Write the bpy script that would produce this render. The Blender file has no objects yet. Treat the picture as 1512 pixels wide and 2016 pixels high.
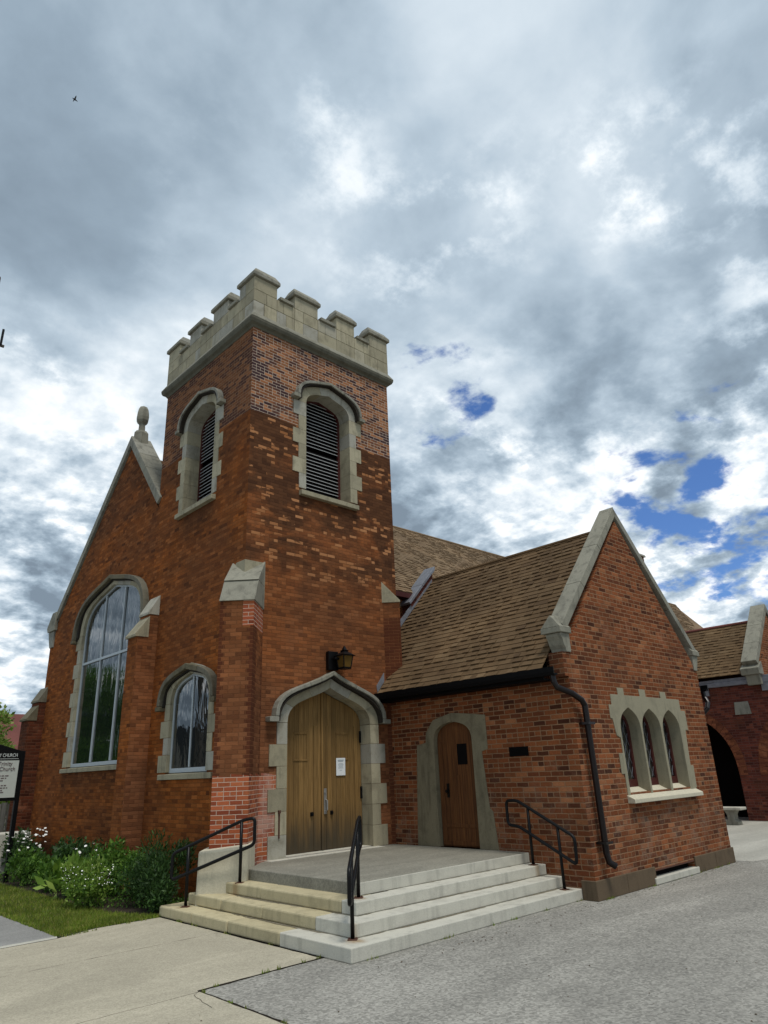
import bpy, bmesh, math, random
from mathutils import Vector, Matrix
from mathutils.geometry import tessellate_polygon

C = bpy.context.scene.collection
R = math.radians
random.seed(7)

# ------------------------------------------------------------------ camera
PITCH, ROLL, YAW, FPX = 0.3606, -0.0406, 0.7649, 1352.04
fw = Vector((math.sin(YAW)*math.cos(PITCH), math.cos(YAW)*math.cos(PITCH), math.sin(PITCH)))
rt = Vector((math.cos(YAW), -math.sin(YAW), 0))
up = rt.cross(fw)
rt, up = math.cos(ROLL)*rt + math.sin(ROLL)*up, -math.sin(ROLL)*rt + math.cos(ROLL)*up
cd = bpy.data.cameras.new('camera'); cam = bpy.data.objects.new('camera', cd); C.objects.link(cam)
M3 = Matrix((rt, up, -fw)).transposed()
cam.matrix_world = Matrix.Translation((-6.5837, -10.6318, 1.9188)) @ M3.to_4x4()
cd.sensor_fit = 'VERTICAL'; cd.sensor_height = 36; cd.lens = FPX/2016*36
cd.clip_end = 3000; cd.clip_start = 0.05
bpy.context.scene.camera = cam

# ------------------------------------------------------------------ shader helper
class NT:
    def __init__(s, tree): s.t = tree; s.n = tree.nodes; s.l = tree.links
    def node(s, typ, ins=None, **props):
        n = s.n.new(typ)
        for k, v in props.items(): setattr(n, k, v)
        for k, v in (ins or {}).items(): s.put(n.inputs[k], v)
        return n
    def put(s, sock, v):
        if isinstance(v, bpy.types.NodeSocket): s.l.new(v, sock)
        else:
            if isinstance(v, (tuple, list)) and sock.type == 'RGBA' and len(v) == 3: v = (*v, 1)
            sock.default_value = v
    def m(s, op, a, b=0.0, c=None):
        d = {0: a, 1: b}
        if c is not None: d[2] = c
        return s.node('ShaderNodeMath', d, operation=op).outputs[0]
    def mix(s, f, a, b, blend='MIX'):
        n = s.node('ShaderNodeMix', data_type='RGBA', blend_type=blend)
        s.put(n.inputs[0], f); s.put(n.inputs[6], a); s.put(n.inputs[7], b); return n.outputs[2]
    def ramp(s, f, stops, interp='LINEAR'):
        n = s.node('ShaderNodeValToRGB', {0: f}); cr = n.color_ramp; cr.interpolation = interp
        while len(cr.elements) < len(stops): cr.elements.new(0.5)
        for e, (p, c) in zip(cr.elements, stops):
            e.position = p; e.color = (c, c, c, 1) if isinstance(c, (int, float)) else (*c, 1)
        return n.outputs[0]
    def noise(s, vec, scale, detail=4, rough=0.55, dist=0.0):
        return s.node('ShaderNodeTexNoise', {'Vector': vec, 'Scale': scale, 'Detail': detail, 'Roughness': rough, 'Distortion': dist}).outputs[0]
    def vec(s, x, y, z=0.0):
        return s.node('ShaderNodeCombineXYZ', {0: x, 1: y, 2: z}).outputs[0]
    def sep(s, v): return s.node('ShaderNodeSeparateXYZ', {0: v}).outputs
    def vm(s, op, a, b): return s.node('ShaderNodeVectorMath', {0: a, 1: b}, operation=op).outputs[0]
    def ss(s, v, a, b, lo=0.0, hi=1.0):
        return s.node('ShaderNodeMapRange', {0: v, 1: a, 2: b, 3: lo, 4: hi}, interpolation_type='SMOOTHSTEP').outputs[0]

# ------------------------------------------------------------------ world and sun
sun_el, sun_dir = 67.0, Vector((-0.20, -1.0, 0)).normalized()
w = bpy.data.worlds.new('World'); bpy.context.scene.world = w; w.use_nodes = True
t = NT(w.node_tree); t.n.clear()
sky = t.node('ShaderNodeTexSky', sky_type='NISHITA', sun_disc=False)
sky.sun_elevation = R(sun_el); sky.sun_rotation = math.atan2(sun_dir.x, sun_dir.y)
dirv = t.node('ShaderNodeTexCoord').outputs['Generated']
dn = t.node('ShaderNodeVectorMath', {0: dirv}, operation='NORMALIZE').outputs[0]
dx, dy, dz = t.sep(dn)
zz = t.m('ADD', t.m('MAXIMUM', dz, 0.0), 0.30)
pl = t.vec(t.m('DIVIDE', dx, zz), t.m('DIVIDE', dy, zz), 0.0)          # cloud layer seen in perspective
n_big = t.noise(t.vm('ADD', pl, (2.2, 6.3, 0.4)), 1.5, 5, 0.50, 0.3)
c0 = Vector((9.1, 4.2, 2.0))
def puffs(off): return t.noise(t.vm('ADD', pl, off), 3.1, 12, 0.56, 0.12)
n_mid = puffs(c0)
n_lit = puffs(c0 + Vector((-0.040, 0.026, 0.0)))                         # the same clouds a step towards the light
n_det = t.noise(t.vm('ADD', pl, (1.4, 7.7, 5.0)), 9.0, 12, 0.62, 0.0)
n_pat = t.noise(t.vm('ADD', pl, (6.6, 3.1, 1.0)), 2.0, 3, 0.5, 0.0)
azel = lambda az, el: (math.sin(R(az))*math.cos(R(el)), math.cos(R(az))*math.cos(R(el)), math.sin(R(el)))
def lobe(az, el, a0, a1):
    d = t.node('ShaderNodeVectorMath', {0: dn, 1: azel(az, el)}, operation='DOT_PRODUCT').outputs['Value']
    return t.ss(d, math.cos(R(a1)), math.cos(R(a0)))
low = t.ss(dz, 0.20, 0.66, 1.0, 0.0)                                     # towards the horizon the clouds break up
relief = t.m('MULTIPLY', t.m('SUBTRACT', n_mid, n_lit), 3.0)             # lit and shaded flanks of the puffs
body = t.ss(t.m('ADD', t.m('MULTIPLY', n_mid, 0.66), t.m('MULTIPLY', n_det, 0.34)), 0.41, 0.60)
soft = t.ss(t.m('ADD', t.m('MULTIPLY', n_big, 0.80), t.m('MULTIPLY', n_mid, 0.20)), 0.36, 0.64)
wisp = t.m('MULTIPLY', t.m('MULTIPLY', t.ss(n_det, 0.46, 0.70), t.ss(n_pat, 0.46, 0.64)), 0.40)
bright = t.m('ADD', t.m('MULTIPLY', low, t.m('ADD', t.m('MULTIPLY', body, 0.72), t.m('MULTIPLY', soft, 0.20))), t.m('MULTIPLY', t.m('SUBTRACT', 1.0, low), t.m('ADD', 0.15, t.m('MULTIPLY', soft, 0.50))))
bright = t.m('ADD', t.m('ADD', bright, wisp), t.m('MULTIPLY', relief, t.m('ADD', 0.20, t.m('MULTIPLY', low, 0.90))))
glow = t.m('ADD', t.m('MULTIPLY', lobe(14, 17, 2, 24), 0.18), t.m('MULTIPLY', lobe(62, 17, 3, 22), 0.12))
bright = t.m('ADD', bright, glow)
cloud = t.ramp(bright, [(0.0, (0.145, 0.188, 0.235)), (0.25, (0.215, 0.275, 0.335)), (0.50, (0.325, 0.395, 0.460)), (0.75, (0.49, 0.55, 0.60)), (1.0, (0.72, 0.74, 0.75))])
gap_at = t.m('MAXIMUM', t.m('MAXIMUM', lobe(71, 19.5, 2, 14), t.m('MULTIPLY', lobe(49.5, 29, 1, 7), 1.05)), t.m('MULTIPLY', lobe(76, 14, 1, 9), 0.9))
gap_n = t.noise(t.vm('ADD', t.vm('MULTIPLY', pl, (1.0, 1.0, 1.0)), (5.2, 2.6, 8.0)), 6.4, 12, 0.56, 0.1)
cover = t.ss(t.m('SUBTRACT', t.m('ADD', gap_n, 0.30), t.m('MULTIPLY', gap_at, 0.312)), 0.43, 0.54)
blue = t.mix(1.0, sky.outputs[0], (0.40, 0.58, 0.88), 'MULTIPLY')
col = t.mix(cover, blue, t.mix(1.0, cloud, (10, 10, 10), 'MULTIPLY'))
bg = t.node('ShaderNodeBackground', {'Color': col, 'Strength': 0.1})
t.l.new(bg.outputs[0], t.node('ShaderNodeOutputWorld').inputs[0])

sd = bpy.data.lights.new('sun', 'SUN'); so = bpy.data.objects.new('sun', sd); C.objects.link(so)
sd.energy = 1.5; sd.angle = R(15); sd.color = (1.0, 0.95, 0.87)
sv = Vector((sun_dir.x*math.cos(R(sun_el)), sun_dir.y*math.cos(R(sun_el)), math.sin(R(sun_el))))
so.rotation_euler = sv.to_track_quat('Z', 'Y').to_euler(); so.location = sv*40

sc = bpy.context.scene
sc.view_settings.view_transform = 'Standard'; sc.view_settings.look = 'None'
sc.view_settings.exposure = 0.60; sc.view_settings.gamma = 1.0
sc.view_settings.use_curve_mapping = False
sc.cycles.max_bounces = 6

# ------------------------------------------------------------------ materials
def new_mat(name):
    m = bpy.data.materials.new(name); m.use_nodes = True; m.node_tree.nodes.clear()
    return m, NT(m.node_tree)
def finish(t, col, rough=0.85, bump=None, bdist=0.01, bstr=0.6, metal=0.0, ior=1.45, spec=0.3):
    p = t.node('ShaderNodeBsdfPrincipled', {'Base Color': col, 'Roughness': rough, 'Metallic': metal, 'IOR': ior, 'Specular IOR Level': spec})
    if bump is not None:
        t.put(p.inputs['Normal'], t.node('ShaderNodeBump', {'Height': bump, 'Distance': bdist, 'Strength': bstr}).outputs[0])
    t.l.new(p.outputs[0], t.node('ShaderNodeOutputMaterial').inputs[0]); return p
def pos(t): return t.node('ShaderNodeNewGeometry').outputs['Position']
def island(t): return t.node('ShaderNodeNewGeometry').outputs['Random Per Island']
def uv(t): return t.node('ShaderNodeUVMap', uv_map='UVMap').outputs[0]

def bricks(t, bw, bh, mt, wob=0.006, seed=0.0):
    """per-brick random numbers and a mortar mask from the metre UVs"""
    U = uv(t); P = pos(t)
    u, v, _ = t.sep(U)
    u = t.m('ADD', u, t.m('MULTIPLY', t.m('SUBTRACT', t.noise(P, 9, 2), 0.5), wob*2))
    v = t.m('ADD', v, t.m('MULTIPLY', t.m('SUBTRACT', t.noise(t.vm('ADD', P, (7, 3, 1)), 7, 2), 0.5), wob*2))
    rv = t.m('DIVIDE', v, bh); row = t.m('FLOOR', rv); fv = t.m('FRACT', rv)
    hdr = t.m('LESS_THAN', t.m('MODULO', t.m('ADD', row, 600), 6.0), 0.5)        # a header course every sixth row
    ub = t.m('MULTIPLY', t.m('DIVIDE', u, bw), t.m('ADD', 1.0, hdr))
    off = t.m('MULTIPLY', t.m('MODULO', t.m('ADD', row, 600), 2.0), 0.5)
    ru = t.m('ADD', ub, off); colm = t.m('FLOOR', ru); fu = t.m('FRACT', ru)
    wu = t.m('MULTIPLY', mt/bw, t.m('ADD', 1.0, hdr))
    def edge(f, wd):
        d = t.m('MINIMUM', f, t.m('SUBTRACT', 1.0, f))
        return t.m('SUBTRACT', 1.0, t.m('DIVIDE', t.m('MINIMUM', d, wd), wd))
    mask = t.m('MAXIMUM', edge(fu, wu), edge(fv, mt/bh))
    mask = t.ss(mask, 0.15, 0.6)
    wn = t.node('ShaderNodeTexWhiteNoise', {'Vector': t.vec(colm, row, seed)}, noise_dimensions='3D')
    return mask, wn.outputs['Value'], wn.outputs['Color'], P, fv

def brick_colour(t, rnd, rcol, P, stops, fine=0.35):
    c = t.ramp(rnd, stops)
    r2 = t.sep(rcol)[1]
    k = t.m('MULTIPLY', t.m('ADD', 0.78, t.m('MULTIPLY', r2, 0.44)), t.m('ADD', 1.0-fine/2, t.m('MULTIPLY', t.noise(P, 38, 3, 0.6), fine)))
    return t.mix(1.0, c, t.node('ShaderNodeCombineXYZ', {0: k, 1: k, 2: k}).outputs[0], 'MULTIPLY')

S = {}
def tower_brick():
    m, t = new_mat('tower_brick')
    mask, rnd, rcol, P, fv = bricks(t, 0.205, 0.0685, 0.0085, 0.004, 1.0)
    nx, ny, nz = t.sep(t.node('ShaderNodeNewGeometry').outputs['True Normal'])
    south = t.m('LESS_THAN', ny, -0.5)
    x, y, z = t.sep(P)
    # lower, unrepointed work: orange brick with joints of nearly the same tone, sooty drifts, few pale bricks
    lowb = brick_colour(t, rnd, rcol, P, [(0, (0.120, 0.036, 0.011)), (0.10, (0.215, 0.060, 0.013)), (0.55, (0.285, 0.082, 0.016)), (1, (0.335, 0.104, 0.024))], 0.8)
    lowc = t.mix(t.m('MULTIPLY', mask, 0.45), lowb, (0.155, 0.070, 0.024))
    broad = t.ss(t.noise(t.vm('ADD', P, (3, 1, 7)), 0.55, 5, 0.6, 0.5), 0.36, 0.66)
    lowc = t.mix(t.m('MULTIPLY', broad, 0.55), lowc, t.mix(rnd, (0.115, 0.042, 0.018), (0.200, 0.077, 0.032)))
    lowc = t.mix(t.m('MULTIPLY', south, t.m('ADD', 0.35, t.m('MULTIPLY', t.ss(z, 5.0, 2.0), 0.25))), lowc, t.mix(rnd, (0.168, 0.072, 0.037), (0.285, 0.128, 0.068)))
    soot_shade = t.ss(t.noise(t.vm('MULTIPLY', P, (0.8, 0.8, 1.3)), 0.9, 7, 0.64, 0.5), 0.36, 0.57)
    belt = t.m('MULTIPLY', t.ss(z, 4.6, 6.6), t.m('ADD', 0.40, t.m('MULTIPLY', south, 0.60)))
    top2 = t.m('MULTIPLY', t.ss(z, 7.9, 8.4), t.m('ADD', 0.3, t.m('MULTIPLY', south, 0.5)))
    sk = t.m('MINIMUM', 1.0, t.m('ADD', t.m('MULTIPLY', soot_shade, t.m('ADD', t.m('ADD', 0.20, t.m('MULTIPLY', south, 0.22)), t.m('MULTIPLY', belt, 0.72))), top2))
    under = t.m('MULTIPLY', t.m('MULTIPLY', t.ss(z, 6.3, 7.2), t.m('LESS_THAN', z, 7.32)), t.m('MULTIPLY', t.m('LESS_THAN', x, 0.1), t.ss(t.m('ABSOLUTE', t.m('SUBTRACT', y, 1.9)), 1.2, 0.4)))
    under2 = t.m('MULTIPLY', t.m('MULTIPLY', t.ss(t.m('ADD', z, t.m('MULTIPLY', t.noise(P, 3.0, 4), 0.7)), 1.75, 2.35), t.m('LESS_THAN', z, 2.2)), t.m('MULTIPLY', t.m('LESS_THAN', x, 0.1), t.ss(t.m('ABSOLUTE', t.m('SUBTRACT', y, 6.3)), 2.1, 1.6)))
    plinth_shade = t.m('MULTIPLY', t.m('LESS_THAN', t.m('ADD', z, t.m('MULTIPLY', t.noise(P, 2.0, 3), 0.25)), 0.72), t.m('GREATER_THAN', y, 3.95))  # dark plinth band, its recess shade put into the colour
    sk = t.m('MAXIMUM', sk, t.m('MAXIMUM', t.m('MULTIPLY', under, 0.85), t.m('MAXIMUM', t.m('MULTIPLY', under2, 0.6), t.m('MULTIPLY', plinth_shade, 0.7))))
    lowc = t.mix(t.m('MULTIPLY', sk, 0.92), lowc, t.mix(rnd, (0.062, 0.027, 0.014), (0.112, 0.050, 0.024)))
    run = t.noise(t.vm('MULTIPLY', t.vec(x, y, z), (1.6, 1.6, 5.0)), 1.0, 3, 0.6)
    palem = t.m('MULTIPLY', t.m('GREATER_THAN', t.m('ADD', rnd, t.m('MULTIPLY', run, 0.9)), 1.30), t.m('MULTIPLY', t.ss(z, 4.6, 6.4), t.m('ADD', 0.10, t.m('MULTIPLY', south, 0.85))))
    lowc = t.mix(t.m('MULTIPLY', palem, t.m('SUBTRACT', 1.0, mask)), lowc, t.mix(t.sep(rcol)[2], (0.29, 0.115, 0.042), (0.46, 0.215, 0.095)))
    # top: repointed with pale mortar, purple-black headers in drifts
    topb = brick_colour(t, rnd, rcol, P, [(0, (0.06, 0.03, 0.028)), (0.16, (0.11, 0.05, 0.038)), (0.28, (0.20, 0.080, 0.036)), (0.7, (0.28, 0.115, 0.052)), (1, (0.35, 0.160, 0.078))])
    drift = t.ss(t.noise(t.vm('ADD', t.vm('MULTIPLY', P, (1, 1, 2.2)), (4, 4, 4)), 0.7, 4, 0.6), 0.46, 0.56)
    topb = t.mix(t.m('MULTIPLY', drift, t.m('LESS_THAN', rnd, 0.74)), topb, (0.058, 0.032, 0.034))
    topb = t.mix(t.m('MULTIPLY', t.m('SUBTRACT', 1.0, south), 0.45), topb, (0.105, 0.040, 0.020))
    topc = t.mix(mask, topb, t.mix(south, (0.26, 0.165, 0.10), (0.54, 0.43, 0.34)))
    c = t.mix(t.m('MULTIPLY', t.m('LESS_THAN', y, 3.884), t.ss(t.m('ADD', z, t.m('MULTIPLY', t.noise(P, 1.5, 2), 0.10)), 8.925, 8.945)), lowc, topc)
    diag = t.m('GREATER_THAN', t.m('ABSOLUTE', t.m('MULTIPLY', nx, ny)), 0.3)
    eu = t.m('ABSOLUTE', t.sep(uv(t))[0])
    eu = t.m('MULTIPLY', t.m('GREATER_THAN', eu, t.m('ADD', 0.185, t.m('MULTIPLY', t.m('MODULO', t.m('FLOOR', t.m('DIVIDE', z, 0.0685)), 2.0), 0.055))), t.m('LESS_THAN', z, 5.0))
    c = t.mix(t.m('MULTIPLY', t.m('MULTIPLY', diag, eu), t.m('MULTIPLY', t.m('SUBTRACT', 1.0, mask), 0.8)), c, (0.075, 0.022, 0.012))
    # rebuilt patch at the foot of the corner: fresh red brick, white joints
    redb = brick_colour(t, rnd, rcol, P, [(0, (0.22, 0.055, 0.028)), (0.5, (0.33, 0.085, 0.038)), (1, (0.42, 0.13, 0.055))])
    redc = t.mix(mask, redb, (0.58, 0.42, 0.33))
    efl = t.m('MULTIPLY', t.ss(t.noise(P, 2.2, 4, 0.6), 0.42, 0.62), t.ss(x, 0.10, 0.45))
    redc = t.mix(t.m('MULTIPLY', efl, 0.6), redc, (0.50, 0.34, 0.28))
    inb = t.m('MULTIPLY', t.m('LESS_THAN', x, 0.86), t.m('LESS_THAN', y, 0.34))
    zw = t.m('ADD', z, t.m('MULTIPLY', t.m('FRACT', t.m('MULTIPLY', t.sep(uv(t))[0], 2.2)), 0.05))
    foot = t.m('MULTIPLY', inb, t.m('LESS_THAN', zw, 1.97))
    foot = t.m('MULTIPLY', foot, t.m('SUBTRACT', 1.0, t.m('MULTIPLY', t.m('LESS_THAN', y, -0.01), 0)))
    xy = t.m('SUBTRACT', x, y)
    cap = t.m('MULTIPLY', t.m('GREATER_THAN', xy, 0.15), t.m('MULTIPLY', t.m('LESS_THAN', x, 0.43), t.m('MULTIPLY', t.m('GREATER_THAN', z, 4.36), t.m('MULTIPLY', t.m('LESS_THAN', z, 4.83), t.m('LESS_THAN', y, -0.01)))))
    c = t.mix(t.m('MAXIMUM', foot, cap), c, redc)
    h = t.m('SUBTRACT', t.m('MULTIPLY', t.noise(P, 30, 4), 0.5), mask)
    finish(t, c, 0.95, h, 0.008, 1.0, spec=0.12); return m
def plain_brick(name, stops, mortar, mstr=0.85, sootk=0.45, cement=0.0):
    m, t = new_mat(name)
    mask, rnd, rcol, P, fv = bricks(t, 0.235, 0.079, 0.0125, 0.008, 5.0)
    x, y, z = t.sep(P)
    b = brick_colour(t, rnd, rcol, P, stops, 0.7)
    c = t.mix(t.m('MULTIPLY', mask, mstr), b, mortar)
    soot_shade = t.ss(t.noise(P, 0.7, 5, 0.6, 0.3), 0.46, 0.70)
    c = t.mix(t.m('MULTIPLY', soot_shade, sootk), c, (0.085, 0.038, 0.022))
    pale = t.ss(t.noise(t.vm('ADD', P, (11, 5, 2)), 1.1, 5, 0.62, 0.6), 0.58, 0.70)
    c = t.mix(t.m('MULTIPLY', pale, 0.30), c, (0.40, 0.19, 0.11))
    if cement:                                                                     # grey repair mortar smeared low on the wall
        cm = t.m('MULTIPLY', t.m('MULTIPLY', t.ss(t.noise(t.vm('ADD', P, (2, 8, 3)), 2.1, 9, 0.72, 0.8), 0.46, 0.66), t.ss(z, 2.3, 0.5)), t.ss(t.noise(P, 21, 4, 0.7), 0.30, 0.60))
        c = t.mix(t.m('MULTIPLY', cm, cement), c, (0.24, 0.19, 0.145))
    h = t.m('SUBTRACT', t.m('MULTIPLY', t.noise(P, 28, 4), 0.6), mask)
    finish(t, c, 0.95, h, 0.009, 1.0, spec=0.12); return m
def stone(name, base, dark=0.5, tint=0.16, grain=60, lichen=0.35, rough=0.9, rust=()):
    m, t = new_mat(name)
    P = pos(t); isl = island(t)
    k = t.m('ADD', 1-tint/2, t.m('MULTIPLY', isl, tint))
    c = t.mix(1.0, base, t.vec(k, k, k), 'MULTIPLY')
    gy = sum(base)/3
    c = t.mix(t.ss(t.m('FRACT', t.m('MULTIPLY', isl, 7.3)), 0.55, 0.75, 0.0, tint*1.8), c, (gy*1.22, gy*1.22, gy*1.12))
    n1 = t.noise(P, 3.2, 6, 0.62, 0.3); n2 = t.noise(P, grain, 4, 0.65)
    c = t.mix(t.m('MULTIPLY', t.ss(n1, 0.46, 0.72), lichen), c, tuple(q*dark for q in base))
    drip = t.ss(t.noise(t.vm('MULTIPLY', P, (7.0, 7.0, 0.9)), 1.0, 5, 0.65, 0.2), 0.50, 0.72)
    c = t.mix(t.m('MULTIPLY', drip, lichen*0.85), c, tuple(q*dark*0.75 for q in base))
    sp = t.ss(t.noise(t.vm('ADD', P, (3, 3, 3)), 26, 4, 0.7), 0.60, 0.70)
    c = t.mix(t.m('MULTIPLY', sp, lichen*0.6), c, tuple(q*dark*0.6 for q in base))
    for (rx, ry, rr_) in rust:
        px_, py_, pz_ = t.sep(P)
        dd = t.node('ShaderNodeVectorMath', {0: t.vec(px_, py_, 0.0), 1: (rx, ry, 0)}, operation='DISTANCE').outputs['Value']
        sp2 = t.m('MULTIPLY', t.ss(t.m('ADD', dd, t.m('MULTIPLY', t.noise(t.vm('MULTIPLY', P, (14, 14, 3)), 1.0, 4), 0.16)), rr_+0.10, rr_*0.4+0.03), 0.75)
        c = t.mix(sp2, c, (0.27, 0.17, 0.075))
    g = t.m('ADD', 0.75, t.m('MULTIPLY', n2, 0.5))
    c = t.mix(1.0, c, t.vec(g, g, g), 'MULTIPLY')
    finish(t, c, rough, t.m('ADD', n2, t.m('MULTIPLY', n1, 0.5)), 0.006, 0.5); return m
def shingle(name, stops):
    m, t = new_mat(name); P = pos(t)
    c = t.ramp(island(t), stops)
    g = t.m('ADD', 0.62, t.m('MULTIPLY', t.noise(P, 90, 3, 0.7), 0.76))
    c = t.mix(1.0, c, t.vec(g, g, g), 'MULTIPLY')
    n1 = t.ss(t.noise(P, 0.8, 5, 0.6), 0.4, 0.7, 0.8, 1.12)
    c = t.mix(1.0, c, t.vec(n1, n1, n1), 'MULTIPLY')
    finish(t, c, 0.95, t.noise(P, 140, 2), 0.004, 0.6); return m
def flat(name, col, rough=0.6, metal=0.0, var=0.25, scale=20, spec=0.4, bump=0.15):
    m, t = new_mat(name); P = pos(t); n = t.noise(P, scale, 4, 0.6)
    g = t.m('ADD', 1-var/2, t.m('MULTIPLY', n, var))
    finish(t, t.mix(1.0, col, t.vec(g, g, g), 'MULTIPLY'), rough, n, 0.003, bump, metal, spec=spec); return m
def wood(name, a, b, weather=None):
    m, t = new_mat(name); P = pos(t); U = uv(t); u, v, _ = t.sep(U)
    grain = t.noise(t.vm('MULTIPLY', P, (70, 70, 2.2)), 1.0, 5, 0.6, 0.4)
    plank = t.m('FLOOR', t.m('MULTIPLY', u, 9.0)); pr = t.node('ShaderNodeTexWhiteNoise', {'W': plank}, noise_dimensions='1D').outputs['Value']
    f = t.m('FRACT', t.m('MULTIPLY', u, 9.0)); groove = t.ss(t.m('MINIMUM', f, t.m('SUBTRACT', 1.0, f)), 0.0, 0.045)
    c = t.mix(t.ss(grain, 0.30, 0.70), a, b)
    blot = t.ss(t.noise(t.vm('MULTIPLY', P, (5, 5, 1.0)), 1.0, 5, 0.65, 0.4), 0.42, 0.68)
    c = t.mix(t.m('MULTIPLY', blot, 0.30), c, tuple(q*0.55 for q in a))
    k = t.m('ADD', 0.82, t.m('MULTIPLY', pr, 0.34)); c = t.mix(1.0, c, t.vec(k, k, k), 'MULTIPLY')
    z = t.sep(P)[2]
    if weather:
        wz = t.m('ADD', z, t.m('MULTIPLY', t.noise(t.vm('MULTIPLY', P, (9, 9, 1.2)), 1.0, 4), 0.8))
        c = t.mix(t.m('MULTIPLY', t.ss(wz, 1.85, 1.05), 0.92), c, weather)                                # rain-worn grey foot of the doors
    c = t.mix(groove, tuple(q*0.4 for q in a), c)
    finish(t, c, 0.7, t.m('ADD', t.m('MULTIPLY', grain, 0.4), groove), 0.004, 0.8); return m
def glass():
    m, t = new_mat('window_glass'); P = pos(t)
    n = t.noise(t.vm('MULTIPLY', P, (1.5, 1.5, 0.45)), 2.6, 3, 0.55, 0.6)
    finish(t, (0.008, 0.011, 0.011), 0.015, n, 0.015, 0.30, ior=2.7, spec=0.5); return m
def ground_mat(name, base, speck=0.35, scale=85, blot=0.25, blotc=0.8, bumpd=0.004):
    m, t = new_mat(name); P = pos(t)
    n1 = t.noise(P, scale, 3, 0.75); n2 = t.noise(P, 0.9, 6, 0.6, 0.4); n3 = t.noise(P, 7.0, 5, 0.65)
    g = t.m('ADD', 1-speck/2-0.12, t.m('ADD', t.m('MULTIPLY', n1, speck), t.m('MULTIPLY', n3, 0.24)))
    c = t.mix(t.m('MULTIPLY', t.ss(n2, 0.42, 0.7), blot), base, tuple(q*blotc for q in base))
    vor = t.node('ShaderNodeTexVoronoi', {'Vector': P, 'Scale': scale*0.9}).outputs['Color']
    vr = t.m('ADD', 1-speck*0.5, t.m('MULTIPLY', t.sep(vor)[0], speck))
    st1 = t.ss(t.noise(t.vm('MULTIPLY', P, (0.22, 1.1, 1.0)), 1.0, 6, 0.62, 0.5), 0.42, 0.70, 0.90, 1.14)
    st2 = t.ss(t.noise(t.vm('ADD', P, (5, 2, 0)), 3.3, 6, 0.7, 0.8), 0.60, 0.74, 1.0, 0.84)
    k = t.m('MULTIPLY', t.m('MULTIPLY', g, vr), t.m('MULTIPLY', st1, st2))
    c = t.mix(1.0, c, t.vec(k, k, k), 'MULTIPLY')
    finish(t, c, 0.92, t.m('ADD', n1, t.m('MULTIPLY', n3, 0.4)), bumpd, 0.6); return m
def leaf(name, stops, trans=0.35):
    m, t = new_mat(name); P = pos(t)
    c = t.ramp(island(t), stops)
    g = t.ss(t.noise(P, 1.6, 3), 0.3, 0.7, 0.75, 1.2)
    c = t.mix(1.0, c, t.vec(g, g, g), 'MULTIPLY')
    d = t.node('ShaderNodeBsdfPrincipled', {'Base Color': c, 'Roughness': 0.55, 'Specular IOR Level': 0.3})
    tr = t.node('ShaderNodeBsdfTranslucent', {'Color': c})
    mx = t.node('ShaderNodeMixShader', {0: trans}); t.l.new(d.outputs[0], mx.inputs[1]); t.l.new(tr.outputs[0], mx.inputs[2])
    t.l.new(mx.outputs[0], t.node('ShaderNodeOutputMaterial').inputs[0]); return m

S['tower'] = tower_brick()
ann = [(0, (0.070, 0.025, 0.014)), (0.12, (0.115, 0.036, 0.016)), (0.5, (0.190, 0.058, 0.022)), (0.88, (0.235, 0.078, 0.030)), (1, (0.300, 0.120, 0.052))]
S['annex'] = plain_brick('annex_brick', ann, (0.31, 0.185, 0.105), 0.85, 0.45, 0.5)
S['wing'] = plain_brick('dark_red_brick', [(0, (0.075, 0.024, 0.020)), (0.5, (0.13, 0.036, 0.026)), (1, (0.18, 0.055, 0.036))], (0.16, 0.085, 0.07), 0.7, 0.5)
S['darkbrick'] = plain_brick('sooty_red_brick', [(0, (0.055, 0.017, 0.009)), (0.5, (0.10, 0.028, 0.013)), (1, (0.14, 0.042, 0.019))], (0.13, 0.06, 0.035), 0.7, 0.5)
S['arch'] = plain_brick('arch_brick', [(0, (0.12, 0.04, 0.025)), (1, (0.25, 0.09, 0.045))], (0.25, 0.16, 0.11), 0.0, 0.2)
S['lime'] = stone('limestone', (0.36, 0.325, 0.225), 0.50, 0.34, 55, 0.60)
S['cope'] = stone('weathered_coping_stone', (0.255, 0.245, 0.195), 0.42, 0.18, 45, 0.6)
S['dark_moulding'] = stone('dark_moulding_stone', (0.125, 0.12, 0.09), 0.5, 0.2, 45, 0.5)  # darker tone for the lower moulding of the string course
S['soot_shade'] = stone('soot_shade_stone', (0.032, 0.026, 0.020), 0.5, 0.2, 45, 0.5)  # soot plus hood shadow, both put into one near-black colour
S['hoodw'] = stone('brown_weathered_stone', (0.155, 0.135, 0.085), 0.5, 0.2, 45, 0.6)
S['cement'] = stone('cement_render', (0.29, 0.265, 0.185), 0.65, 0.0, 70, 0.55)
S['cement_shade'] = stone('shaded_stained_render', (0.215, 0.185, 0.120), 0.52, 0.0, 50, 0.75)  # stained render, darkened to hold the shade on the side doorway
S['plinth'] = stone('brown_plinth_stone', (0.125, 0.090, 0.056), 0.6, 0.1, 60, 0.5)
S['white'] = stone('white_painted_concrete', (0.56, 0.52, 0.40), 0.78, 0.05, 40, 0.4)
S['stepw'] = stone('pale_concrete_step', (0.52, 0.505, 0.435), 0.66, 0.06, 80, 0.5, rust=((-0.80, -3.86, 0.16), (-0.24, -3.30, 0.12), (3.30, -3.95, 0.10), (3.30, -3.42, 0.08)))
S['stepy'] = stone('yellow_limestone_step', (0.48, 0.42, 0.265), 0.62, 0.18, 70, 0.55, rust=((-0.90, -0.08, 0.12), (-0.40, -0.73, 0.12)))
S['land'] = ground_mat('landing_aggregate', (0.235, 0.225, 0.185), 0.35, 60, 0.5, 0.72)
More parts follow.
